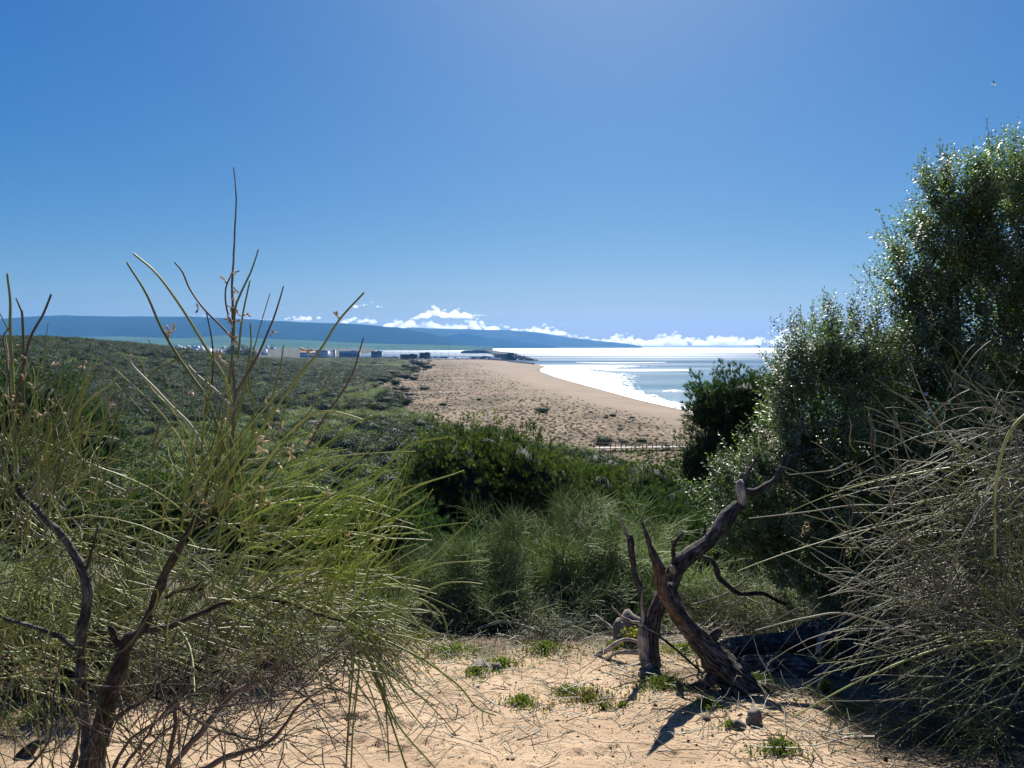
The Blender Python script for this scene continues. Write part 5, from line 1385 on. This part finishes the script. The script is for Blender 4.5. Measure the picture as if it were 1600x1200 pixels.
for (lab, px, py, w, h, n, mt) in [
    ('bright green weed patch at the foot of the pale dead trunk', 1040, 1085, 90, 26, 900, 'weed'), ('green weed clump right of the charred trunk', 1185, 1082, 80, 32, 800, 'weed'),
    ('green weed clump in the middle of the sand', 815, 1112, 44, 18, 420, 'weed'), ('sprawling green weeds on the sand left of the stump', 920, 1105, 100, 14, 800, 'weed_red'), ('low green and red weeds right of the sprawling patch', 890, 1095, 50, 12, 300, 'weed'),
    ('small green weed on the sand near the stump shadow', 945, 1120, 22, 10, 110, 'weed'), ('tiny green seedling on the sand', 976, 1117, 10, 9, 40, 'weed'),
    ('green weed beside the flat grey stone', 786, 1050, 46, 22, 360, 'weed'), ('green weed at the near sand edge left of the stones', 742, 1064, 54, 16, 340, 'weed'), ('reddish weed under the drooping stems', 610, 1062, 60, 14, 260, 'weed_red'),
    ('wide bright weeds under the broom at the sand edge', 700, 1032, 130, 26, 1100, 'weed'), ('green weeds under the bare branches', 850, 1028, 90, 28, 800, 'weed'), ('yellow green weeds behind the pale trunk', 1075, 1030, 80, 26, 700, 'weed'), ('yellow green weeds at the foot of the boulder', 962, 1022, 50, 20, 350, 'weed'),
    ('weeds behind the charred log', 1190, 1030, 110, 20, 700, 'weed'), ('green weed tuft under the stump base', 1115, 1118, 40, 26, 300, 'weed'), ('small weed left of the orange brown stone', 1148, 1150, 26, 14, 150, 'weed'),
    ('weed clump at the bottom edge right of the stump', 1230, 1190, 56, 24, 420, 'weed'), ('broad leaved weed under the right broom', 1300, 1095, 40, 32, 120, 'weed'), ('weeds among the dry twigs right of the stump', 1340, 1125, 90, 18, 420, 'weed'),
    ('yellow green weeds in the shade behind the charred log', 1260, 1035, 130, 24, 700, 'weed'), ('pale grassy weeds under the right broom near the logs', 1380, 1060, 120, 30, 600, 'weed'), ('weeds in the bottom right corner', 1500, 1170, 160, 20, 700, 'weed'), ('green weed patch on the sand at the left edge', 40, 1135, 110, 18, 700, 'weed'), ('dry reddish weeds at the left edge', 60, 1085, 120, 14, 380, 'weed_red'), ('yellow flowering cushion at the sand edge', 648, 1005, 60, 22, 500, 'moss')]:
    weed(lab, px, py, w, h, n, mt, L=.05 if 'broad leaved' in lab else .026)

# ------------------------------------------------------------------ foreground broom with trunk (left)
LB = P(150, 1345, 2.8); LB[2] = gz(LB[0], LB[1]); RB = empty('broom_tree', LB)
tag(RB, 'nearest broom with two bark covered trunks and long green stems at the left', 'shrub')
def lw(name, pts, mat='bark_retama', seed=0., sides=14, rough=.14):
    pts = [(a_, b_, c_, w_ * .86) for a_, b_, c_, w_ in pts]
    return wood(name, RB, LB, pts, M[mat], sides=sides, K=len(pts) * 8, rough=rough, groove=.12, seed=seed)
lw('trunk', [(152, 1345, 2.8, 62), (150, 1260, 2.78, 52), (150, 1200, 2.76, 48), (158, 1160, 2.75, 36), (166, 1110, 2.75, 32), (180, 1060, 2.74, 30), (194, 1015, 2.74, 28), (205, 995, 2.74, 26)], seed=1, sides=20)
lw('trunk', [(148, 1230, 2.78, 30), (142, 1180, 2.8, 26), (136, 1130, 2.82, 22), (132, 1087, 2.82, 20), (125, 1012, 2.83, 19), (132, 960, 2.83, 19), (133, 900, 2.84, 18), (112, 859, 2.85, 17), (84, 821, 2.87, 14), (50, 787, 2.9, 12), (24, 757, 2.93, 9), (6, 700, 2.96, 6)], 'bark_retama_grey', seed=2, sides=16)
lw('branch', [(200, 1003, 2.74, 24), (225, 980, 2.72, 20), (242, 937, 2.7, 18), (259, 896, 2.7, 17), (285, 847, 2.68, 15), (300, 821, 2.68, 13), (318, 780, 2.68, 9), (335, 735, 2.68, 7), (350, 690, 2.68, 6)], seed=3)
lw('branch', [(225, 985, 2.72, 15), (260, 980, 2.68, 13), (285, 971, 2.66, 12), (330, 952, 2.62, 11), (360, 940, 2.6, 10), (405, 934, 2.55, 9), (450, 943, 2.5, 8), (506, 962, 2.45, 7), (562, 977, 2.4, 5)], seed=4)
lw('stub', [(196, 1010, 2.74, 16), (180, 1000, 2.72, 13), (172, 985, 2.7, 12), (168, 980, 2.7, 6)], seed=5)
lw('branch', [(184, 1120, 2.75, 10), (205, 1105, 2.72, 8), (225, 1095, 2.7, 8), (247, 1072, 2.68, 7), (270, 1055, 2.66, 5)], seed=6)
lw('branch', [(238, 1088, 2.69, 7), (270, 1100, 2.66, 7), (300, 1121, 2.64, 7), (340, 1140, 2.6, 6), (375, 1151, 2.58, 5), (412, 1159, 2.55, 3)], seed=7)
lw('branch', [(118, 1012, 2.83, 12), (98, 998, 2.85, 10), (75, 986, 2.86, 9), (37, 975, 2.9, 8), (4, 966, 2.93, 7), (-40, 950, 2.96, 4)], 'bark_retama_grey', seed=8)
lw('branch', [(300, 821, 2.68, 10), (322, 808, 2.65, 9), (340, 795, 2.6, 7), (352, 770, 2.58, 6), (372, 730, 2.55, 5), (392, 690, 2.52, 4)], seed=9)
lw('branch', [(258, 934, 2.7, 8), (280, 922, 2.7, 7), (300, 918, 2.72, 5), (330, 900, 2.74, 3)], seed=10)
lw('twig', [(129, 900, 2.84, 9), (140, 870, 2.83, 7), (148, 845, 2.83, 5), (156, 800, 2.83, 4)], seed=11, sides=8)
lw('branch', [(350, 800, 2.62, 9), (357, 740, 2.6, 8), (363, 680, 2.58, 7.5), (367, 620, 2.57, 7), (363, 560, 2.57, 6), (364, 500, 2.57, 5.5), (363, 440, 2.57, 4.5), (366, 380, 2.57, 3.6), (369, 310, 2.57, 2.8), (365, 262, 2.57, 2.0)], 'twig_brown', seed=12, sides=8, rough=.08)
# bottom dark stems running up to the right over the sand
for i, pts_ in enumerate([
    [(255, 1215, 2.5, 16), (300, 1160, 2.5, 15), (340, 1110, 2.52, 12), (380, 1075, 2.54, 9), (430, 1055, 2.55, 6), (480, 1035, 2.56, 4)],
    [(300, 1210, 2.45, 14), (350, 1185, 2.45, 12), (410, 1165, 2.45, 10), (440, 1140, 2.45, 7), (470, 1100, 2.46, 5), (530, 1060, 2.47, 3)],
    [(262, 1200, 2.6, 10), (272, 1150, 2.6, 9), (275, 1100, 2.62, 7), (288, 1060, 2.62, 5), (300, 1020, 2.63, 3)],
    [(185, 1210, 2.7, 9), (215, 1170, 2.68, 7), (250, 1120, 2.66, 5), (300, 1070, 2.62, 4), (360, 1045, 2.6, 2)],
    [(170, 1215, 2.5, 11), (200, 1160, 2.5, 6), (240, 1130, 2.5, 5), (300, 1095, 2.5, 3)],
    [(110, 1215, 2.6, 12), (118, 1180, 2.6, 11), (122, 1165, 2.6, 6), (126, 1120, 2.6, 3)],
    [(30, 1215, 2.5, 8), (75, 1160, 2.5, 5), (84, 1090, 2.52, 4), (95, 1020, 2.54, 2)],
    [(200, 1210, 2.4, 4), (260, 1140, 2.4, 4), (340, 1105, 2.4, 3.5), (470, 1090, 2.4, 3), (560, 1070, 2.4, 1.5)]]):
    lw('twig', pts_, 'twig_brown', seed=20 + i, sides=7, rough=.08)

def stemP(pts, w0=4.2, w1=2.4, mat='stem_green', name='stem', root=RB, base=LB):
    n = len(pts); a_ = np.array([P(*p) for p in pts]); ww = np.linspace(w0, w1, n) * .5 / F * a_[:, 1]
    sp = smooth_path(np.column_stack([a_, ww]), n * 5); g = Geo(); tubes(g, sp[None, :, :3], np.abs(sp[None, :, 3]), 6, rnd=np.array([RNG.random()]))
    return g.build(name, M[mat], root, origin=base, smooth=True)
d_ = 2.6
SP = [
 ([(365, 650, d_), (353, 596, d_), (331, 558, d_), (312, 527, d_), (281, 477, d_ - .02), (244, 427, d_ - .04), (208, 396, d_ - .05)], 5, 3.2, 'stem_green'),
 ([(352, 705, d_), (325, 627, d_), (300, 589, d_), (275, 552, d_), (250, 508, d_), (228, 458, d_), (198, 410, d_)], 6, 3, 'stem_green'),
 ([(364, 530, d_), (359, 524, d_), (344, 508, d_), (319, 483, d_), (297, 452, d_ + .03), (285, 425, d_ + .03), (273, 410, d_ + .03)], 3.5, 2.6, 'twig_brown'),
 ([(358, 600, 2.55), (364, 545, 2.55), (367, 486, 2.55), (375, 461, 2.55), (391, 427, 2.55), (399, 405, 2.55), (404, 389, 2.55)], 4.5, 1.8, 'stem_green'),
 ([(372, 560, 2.58), (378, 500, 2.58), (388, 450, 2.58), (391, 438, 2.58)], 3.5, 1.8, 'stem_green'),
 ([(360, 505, 2.57), (353, 475, 2.57), (353, 450, 2.57), (362, 430, 2.57), (374, 423, 2.57)], 2.8, 1.8, 'twig_brown'),
 ([(366, 620, 2.57), (380, 595, 2.57), (403, 555, 2.56), (416, 525, 2.55), (428, 496, 2.55), (437, 468, 2.54), (443, 447, 2.54)], 4.5, 2, 'twig_brown'),
 ([(345, 790, 2.5), (360, 740, 2.5), (395, 690, 2.48), (430, 640, 2.46), (465, 590, 2.44), (500, 547, 2.42), (530, 500, 2.4), (569, 457, 2.38)], 6, 3.2, 'stem_green'),
 ([(480, 700, 2.4), (505, 655, 2.4), (530, 620, 2.4), (550, 585, 2.4), (560, 555, 2.4), (568, 527, 2.4)], 4, 2, 'twig_brown'),
 ([(24, 720, 2.95), (20, 600, 2.95), (16, 514, 2.95), (16, 470, 2.95), (11, 427, 2.95)], 6, 3, 'stem_green'),
 ([(36, 640, 2.95), (37, 560, 2.95), (35, 495, 2.95), (31, 480, 2.95), (25, 466, 2.95)], 5, 2, 'stem_green'),
 ([(22, 640, 2.9), (35, 580, 2.9), (48, 527, 2.9), (67, 492, 2.9), (80, 460, 2.9)], 4.5, 3, 'twig_brown'),
 ([(20, 650, 2.9), (10, 560, 2.9), (5, 528, 2.9), (14, 512, 2.9)], 3, 2, 'twig_brown'),
 ([(325, 720, 2.55), (300, 668, 2.55), (269, 636, 2.55), (240, 605, 2.55), (206, 570, 2.55), (205, 553, 2.55)], 5, 3.6, 'stem_dry'),
 ([(300, 690, 2.6), (268, 640, 2.6), (235, 605, 2.6), (221, 563, 2.6)], 3, 2, 'stem_green'),
 ([(365, 640, 2.5), (340, 613, 2.5), (312, 590, 2.5), (294, 572, 2.5)], 4, 4.5, 'stem_dry'),
 ([(150, 660, 2.75), (200, 640, 2.75), (235, 585, 2.75), (270, 565, 2.75), (297, 543, 2.75)], 2.6, 2, 'stem_green'),
 ([(395, 630, 2.6), (385, 600, 2.6), (392, 540, 2.6), (391, 505, 2.6)], 3.2, 2, 'stem_green'),
 ([(395, 700, 2.6), (397, 640, 2.6), (390, 600, 2.6), (386, 570, 2.6)], 3, 2, 'stem_green'),
 ([(405, 700, 2.55), (420, 640, 2.55), (437, 580, 2.55), (443, 539, 2.55)], 3.2, 2, 'stem_green'),
 ([(320, 650, 2.6), (331, 600, 2.6), (332, 540, 2.6), (322, 485, 2.6)], 3.2, 2, 'twig_brown'),
 ([(425, 720, 2.5), (440, 660, 2.5), (452, 620, 2.5), (470, 583, 2.5), (478, 586, 2.5)], 2.6, 1.6, 'stem_green'),
 ([(400, 740, 2.45), (440, 700, 2.45), (480, 650, 2.45), (521, 575, 2.45)], 3.2, 2, 'stem_green'),
 ([(160, 760, 2.8), (175, 690, 2.8), (185, 640, 2.8), (196, 590, 2.8)], 3.2, 1.6, 'stem_green'),
 ([(150, 770, 2.8), (155, 700, 2.8), (165, 650, 2.8), (178, 600, 2.8), (195, 620, 2.8)], 3, 1.6, 'stem_green'),
 ([(240, 720, 2.7), (250, 690, 2.7), (290, 660, 2.7), (320, 700, 2.7)], 2.6, 1.8, 'stem_dry'),
 ([(430, 740, 2.4), (500, 700, 2.4), (550, 665, 2.4), (580, 650, 2.38), (568, 655, 2.36)], 3.6, 2.4, 'stem_bright'),
 ([(390, 760, 2.35), (440, 690, 2.35), (480, 652, 2.35), (510, 643, 2.35), (540, 648, 2.35), (566, 656, 2.35)], 5, 4, 'stem_green'),
 ([(420, 860, 2.3), (520, 780, 2.3), (600, 730, 2.3), (640, 695, 2.3), (700, 683, 2.28)], 4.5, 3, 'stem_bright'),
 ([(560, 985, 2.4), (600, 1000, 2.38), (660, 1030, 2.36), (715, 1070, 2.34), (745, 1105, 2.33), (775, 1118, 2.33)], 4, 2.4, 'stem_green'),
 ([(560, 975, 2.4), (610, 955, 2.36), (650, 935, 2.34), (690, 960, 2.33), (702, 1000, 2.33)], 3.6, 2.4, 'stem_green'),
 ([(550, 900, 2.4), (600, 900, 2.38), (650, 930, 2.36), (690, 975, 2.35)], 3.4, 2.2, 'stem_green'),
 ([(555, 975, 2.4), (552, 1040, 2.38), (545, 1120, 2.36), (540, 1215, 2.34)], 3.4, 3, 'stem_green'),
 ([(565, 975, 2.4), (560, 1060, 2.38), (552, 1130, 2.36), (548, 1215, 2.34)], 3.4, 3, 'stem_green'),
 ([(566, 975, 2.4), (580, 1040, 2.38), (605, 1110, 2.36), (640, 1215, 2.34)], 4, 3, 'stem_green'),
 ([(566, 975, 2.4), (590, 1060, 2.38), (620, 1130, 2.36), (680, 1200, 2.34)], 4, 2.4, 'stem_green'),
 ([(566, 975, 2.4), (585, 1020, 2.38), (600, 1075, 2.36), (608, 1190, 2.34)], 4, 2.4, 'stem_green'),
 ([(566, 985, 2.4), (600, 1050, 2.38), (632, 1100, 2.36), (665, 1140, 2.34)], 3.6, 2, 'stem_green'),
]
for a_ in SP: stemP(*a_)

def fan(px, py, D, jit, ang, spread, L, n, mat, grav=.12, w=3.0, dep=.35, root=RB, base=LB, K=7, jd=.12, rndc=None):
    """n stems from around an anchor; ang in degrees in the upright plane facing the viewpoint"""
    c = P(px, py, D); s = D / F
    p0 = c + np.stack([RNG.normal(0, jit[0] * s, n), RNG.normal(0, jd, n), RNG.normal(0, jit[1] * s, n)], -1)
    a_ = np.radians(ang + RNG.normal(0, spread, n)); d0 = norm(np.stack([np.cos(a_), RNG.normal(0, dep, n) , np.sin(a_)], -1))
    Ls = L * s * RNG.uniform(.45, 1.1, n)
    PT = curve_stems(p0, d0, Ls, grav * RNG.uniform(-.2, 1.6, n), .07, K)
    return PT, (w * .5 * s) * RNG.uniform(.65, 1.2, n)[:, None] * np.linspace(1.1, .5, K)[None]
groups = {}
for (px, py, jit, ang, spr, L, n, mt, gv, D) in [
    (350, 830, (45, 55), 52, 16, 240, 42, 'stem_green', .10, 2.6), (330, 780, (30, 60), 72, 14, 190, 32, 'stem_green', .05, 2.6), (330, 800, (30, 60), 108, 18, 170, 26, 'stem_green', .05, 2.65),
    (400, 860, (60, 45), 28, 14, 240, 34, 'stem_green', .14, 2.5), (450, 900, (60, 40), 12, 14, 200, 30, 'stem_bright', .16, 2.45), (470, 930, (60, 18), 2, 22, 170, 50, 'stem_green', .25, 2.45),
    (540, 900, (30, 45), 55, 13, 115, 60, 'stem_bright', .02, 2.4), (560, 860, (28, 40), 62, 12, 100, 45, 'stem_bright', .02, 2.38), (500, 800, (70, 50), 25, 13, 150, 34, 'stem_bright', .1, 2.45),
    (565, 980, (14, 12), -32, 24, 130, 70, 'stem_green', .35, 2.4), (420, 940, (60, 12), -20, 30, 150, 50, 'stem_green', .3, 2.5), (240, 940, (90, 70), 60, 50, 170, 110, 'stem_green', .15, 3.15),
    (40, 760, (32, 60), 82, 12, 190, 50, 'stem_green', .05, 2.95), (80, 720, (45, 55), 62, 14, 130, 60, 'stem_green', .04, 2.9), (10, 700, (25, 60), 95, 12, 150, 34, 'stem_green', .04, 2.95), (60, 780, (60, 50), 60, 40, 150, 90, 'stem_dry', .1, 3.1),
    (90, 850, (60, 60), 20, 55, 180, 110, 'stem_green', .2, 3.3), (30, 980, (50, 50), 30, 60, 200, 80, 'stem_green', .2, 3.2), (60, 1050, (60, 30), -25, 25, 220, 60, 'stem_green', .1, 2.8),
    (300, 1090, (70, 40), 35, 30, 150, 55, 'twig_brown', .05, 2.55), (400, 1130, (60, 35), 30, 28, 140, 40, 'twig_brown', .05, 2.5), (230, 1150, (50, 40), 70, 28, 150, 45, 'twig_brown', 0, 2.55), (330, 1180, (90, 25), 60, 30, 130, 35, 'twig_brown', 0, 2.5),
    (480, 1040, (60, 20), 15, 25, 130, 70, 'twig_brown', .1, 2.5), (380, 1010, (90, 30), 10, 60, 150, 60, 'stem_dry', .15, 3.0), (350, 990, (120, 30), 75, 40, 130, 60, 'stem_green', .1, 3.0), (90, 1150, (60, 40), 75, 20, 150, 40, 'twig_brown', 0, 2.6)]:
    PT, rad = fan(px, py, D, jit, ang, spr * 1.45, L, n, mt, gv, dep=.45, w=2.9 if mt != 'twig_brown' else 2.1)
    groups.setdefault(mt, []).append((PT, rad))
allP = []
for mt, lst in groups.items():
    g = Geo()
    for PT, rad in lst: tubes(g, PT, rad, 4); allP.append(PT)
    nm = {'stem_green': 'stems', 'stem_bright': 'young_stems', 'twig_brown': 'twigs', 'stem_dry': 'dry_stems'}[mt]
    tag(g.build(nm, M[mt], RB, origin=LB, smooth=True), kind='stuff')
# pods and dried flowers
PODS = [(362, 426, 2.56), (352, 437, 2.57), (368, 452, 2.56), (366, 470, 2.56), (361, 480, 2.56), (372, 490, 2.56), (366, 502, 2.55), (360, 498, 2.55), (385, 491, 2.55), (310, 483, 2.6), (264, 518, 2.6), (272, 517, 2.6), (425, 521, 2.55), (360, 525, 2.55), (368, 530, 2.55), (478, 548, 2.42), (527, 494, 2.4), (338, 556, 2.6), (345, 562, 2.6),
        (405, 680, 2.5), (413, 690, 2.5), (410, 702, 2.5), (420, 665, 2.5), (430, 640, 2.5), (440, 668, 2.5), (455, 704, 2.5), (490, 678, 2.45), (483, 690, 2.45), (455, 710, 2.48), (438, 727, 2.48), (350, 655, 2.56), (300, 612, 2.6), (512, 768, 2.45), (515, 778, 2.45), (397, 790, 2.5), (420, 783, 2.5), (470, 787, 2.5), (470, 810, 2.48), (560, 863, 2.4), (558, 868, 2.4), (465, 912, 2.45), (470, 915, 2.45),
        (560, 970, 2.4), (532, 978, 2.42), (545, 985, 2.42), (20, 560, 2.9), (38, 590, 2.9), (12, 620, 2.9), (85, 632, 2.85), (60, 645, 2.85), (25, 645, 2.85), (40, 560, 2.9), (82, 570, 2.9), (132, 572, 2.85), (30, 540, 2.95), (10, 562, 2.95), (80, 628, 2.85), (65, 650, 2.85), (172, 633, 2.8), (28, 630, 2.9), (48, 600, 2.9), (105, 650, 2.85), (320, 785, 2.6), (490, 870, 2.45)]
pod_cluster(RB, [P(*p) for p in PODS], LB, s=(1.1, 2.0))
cat_ = np.concatenate([a_.reshape(-1, 3) for a_ in allP]); pod_cluster(RB, cat_[RNG.integers(0, len(cat_), 130)], LB, s=(.7, 1.3))

# ------------------------------------------------------------------ broom thickets behind it
retama('broom_bush', 'dense olive broom thicket behind the nearest trunks', RG_(380, 4.8) , .62, 1.1, 28, 520, 9, .30, [M['stem_green'], M['stem_grey'], M['stem_dry']], M['twig_brown'], r=.0026, grav=.15, el=(.2, 1.3), fan=.42, up=.25, pods=40)
retama('broom_bush', 'tangled olive broom behind the left trunk at the left edge', RG_(110, 4.5), 1.15, 1.2, 24, 620, 9, .34, [M['stem_green'], M['stem_grey'], M['stem_dry']], M['twig_brown'], r=.0025, grav=.15, el=(.2, 1.35), fan=.45, up=.3, pods=40)
retama('broom_bush', 'broom thicket reaching in from beyond the left edge', RG_(-150, 4.0), 1.4, 1.4, 18, 300, 9, .42, [M['stem_green'], M['stem_grey']], M['twig_brown'], r=.0026, grav=.12, el=(.4, 1.4), fan=.4, up=.4)
retama('broom_bush', 'low broom at the sand edge behind the drooping stems', RG_(530, 5.5), .6, .9, 14, 220, 9, .28, [M['stem_green'], M['stem_grey']], M['twig_brown'], r=.0020, grav=.12, el=(.25, 1.3), fan=.4, up=.4)

# ------------------------------------------------------------------ dry broom on the right
retama('broom_bush', 'dry olive brown broom with long arching stems at the right edge', RG_(1700, 3.8) + np.array([0, 0, 0]), 1.4, 1.0, 22, 120, 8, .42, [M['stem_dry'], M['stem_green'], M['stem_dry']], M['twig_brown'], r=.0019, grav=.25, el=(.45, 1.25), fan=.6, up=.12, jit=.7, az=(math.radians(70), math.radians(290)), lean=(-.12, 0), K=8, br_r=.012)
retama('broom_bush', 'grey leafless broom high at the right in front of the tall shrub', RG_(1680, 4.7), 2.0, 1.1, 18, 200, 8, .36, [M['stem_dry']], M['twig_brown'], r=.0019, grav=.12, el=(.5, 1.3), fan=.4, up=.2, az=(math.radians(90), math.radians(270)), K=7)
retama('broom_bush', 'low sprawling broom in the bottom right corner', RG_(1620, 3.5), .5, .8, 12, 60, 8, .3, [M['stem_green'], M['stem_dry']], M['twig_brown'], r=.0018, grav=.3, el=(.1, .9), fan=.4, up=.05, az=(math.radians(60), math.radians(300)), K=7)
RB2 = P(1640, 1100, 3.6); RB2[2] = gz(RB2[0], RB2[1]); R2 = empty('broom_bush', RB2); tag(R2, 'long bare arching broom stems sweeping left from the right edge', 'bush')
for (px, py, jit, ang, spr, L, n, mt, gv, D) in [
    (1550, 960, (60, 60), 165, 22, 270, 60, 'stem_dry', .3, 3.6), (1570, 860, (50, 60), 160, 34, 250, 60, 'stem_green', .35, 3.7), (1500, 900, (70, 80), 150, 55, 160, 90, 'stem_dry', .4, 3.9), (1600, 760, (50, 60), 150, 45, 220, 60, 'stem_dry', .3, 3.9),
    (1600, 1020, (50, 30), 178, 22, 280, 40, 'stem_green', .2, 3.5), (1420, 790, (30, 60), 120, 60, 130, 45, 'stem_dry', .6, 4.1), (1590, 900, (40, 80), 100, 45, 220, 70, 'stem_green', .25, 3.5), (1560, 820, (70, 130), 200, 90, 130, 120, 'stem_dry', .35, 3.6), (1450, 960, (80, 50), 180, 90, 110, 80, 'stem_dry', .35, 4.0), (1550, 690, (60, 40), 120, 70, 120, 90, 'stem_dry', .35, 4.4), (1500, 1010, (80, 40), 170, 60, 110, 70, 'stem_dry', .2, 3.8)]:
    PT, rad = fan(px, py, D, jit, ang, spr, L, n, mt, gv, w=2.15, root=R2, base=RB2, K=9, dep=.3)
    g = Geo(); tubes(g, PT, rad, 4); tag(g.build('stems', M[mt], R2, origin=RB2, smooth=True), kind='stuff')
for pts_, w0, w1, mt in [
    ([(1610, 640, 3.2), (1575, 680, 3.2), (1556, 760, 3.2), (1555, 870, 3.2)], 7, 5, 'stem_green'),
    ([(1570, 760, 3.3), (1530, 800, 3.3), (1500, 850, 3.3), (1485, 900, 3.3), (1479, 945, 3.3)], 7, 5, 'stem_dry'),
    ([(1560, 720, 3.6), (1450, 685, 3.6), (1400, 668, 3.6), (1360, 655, 3.6)], 5, 3, 'stem_dry'),
    ([(1360, 700, 3.8), (1362, 660, 3.8), (1357, 650, 3.8), (1365, 690, 3.8), (1372, 760, 3.8)], 4, 3, 'stem_dry'),
    ([(1400, 790, 3.7), (1330, 790, 3.7), (1260, 800, 3.7), (1170, 810, 3.7)], 4, 2, 'stem_dry'),
    ([(1420, 860, 3.6), (1340, 800, 3.6), (1290, 760, 3.6), (1240, 735, 3.6), (1205, 725, 3.6)], 4, 2, 'stem_dry'),
    ([(1380, 760, 3.7), (1330, 725, 3.7), (1300, 735, 3.7), (1232, 742, 3.7)], 3.5, 2, 'stem_dry'),
    ([(1450, 1000, 3.4), (1330, 960, 3.4), (1260, 965, 3.4), (1180, 985, 3.4)], 5, 2, 'stem_dry'),
    ([(1480, 940, 3.4), (1370, 930, 3.4), (1290, 900, 3.4), (1220, 862, 3.4)], 4, 2, 'stem_dry'),
    ([(1600, 1000, 3.3), (1480, 1010, 3.3), (1350, 1060, 3.3), (1240, 1120, 3.3)], 5, 3, 'stem_green')]:
    stemP(pts_, w0 * .72, w1 * .72, mt, root=R2, base=RB2)

# ------------------------------------------------------------------ seabird
bp = P(1553, 131, 130); root = empty('seabird', bp); tag(root, 'tiny white seabird gliding high in the blue sky at the right', 'bird')
g = Geo(); V_, F_ = ICO2; W = V_ * [.09, .24, .085]; W[:, 1] += 0; W[:, [0, 2]] *= (1 - .5 * np.abs(V_[:, 1:2]) ** 2); g.add(W, t=F_)
g.add(ICO1[0] * [.05, .06, .05] + [0, -.24, .03], t=ICO1[1]); g.add([(-.02, -.29, .03), (.02, -.29, .03), (0, -.29, .05), (0, -.36, .02)], t=[(0, 1, 3), (1, 2, 3), (2, 0, 3)])
g.add([(-.04, .2, .01), (.04, .2, .01), (.09, .38, 0), (-.09, .38, 0), (-.04, .2, -.01), (.04, .2, -.01), (.09, .38, -.01), (-.09, .38, -.01)], q=[(0, 1, 2, 3), (7, 6, 5, 4), (0, 3, 7, 4), (1, 5, 6, 2), (2, 6, 7, 3)])
g.build('body', M['feather'], root, smooth=True)
for sg in (-1, 1):
    g = Geo(); sec = [(.05, .12, -.12, .02), (.3, .11, -.13, .16), (.55, .04, -.12, .13), (.72, -.06, -.09, .03)]; V = []
    for (x, y0, y1, z) in sec: V += [(sg * x, y0, z + .004), (sg * x, y1, z + .004), (sg * x, y1, z - .008), (sg * x, y0, z - .008)]
    idx = np.arange(16).reshape(4, 4); q = [(idx[i][j], idx[i + 1][j], idx[i + 1][(j + 1) % 4], idx[i][(j + 1) % 4]) for i in range(3) for j in range(4)] + [tuple(idx[0]), tuple(idx[3])]
    g.add(V, q=q); g.build('wing', M['feather' if sg > 0 else 'feather_dark'], root)
root.rotation_euler = (.2, .65, .5)

# ------------------------------------------------------------------ haze
HAZE = True
if HAZE:
    m, nt, out = new_mat('haze'); v = node(nt, 'ShaderNodeVolumePrincipled')
    v.inputs['Color'].default_value = (0.16, 0.47, 1.0, 1); v.inputs['Density'].default_value = 4.3e-5; v.inputs['Anisotropy'].default_value = 0.2
    nt.links.new(v.outputs[0], out.inputs['Volume'])
    g = Geo(); boxg(g, (0, 0), 34000, 25600, -6, 410); o = g.build('haze', m); tag(o, 'thin blue sea haze over the bay', kind='stuff')
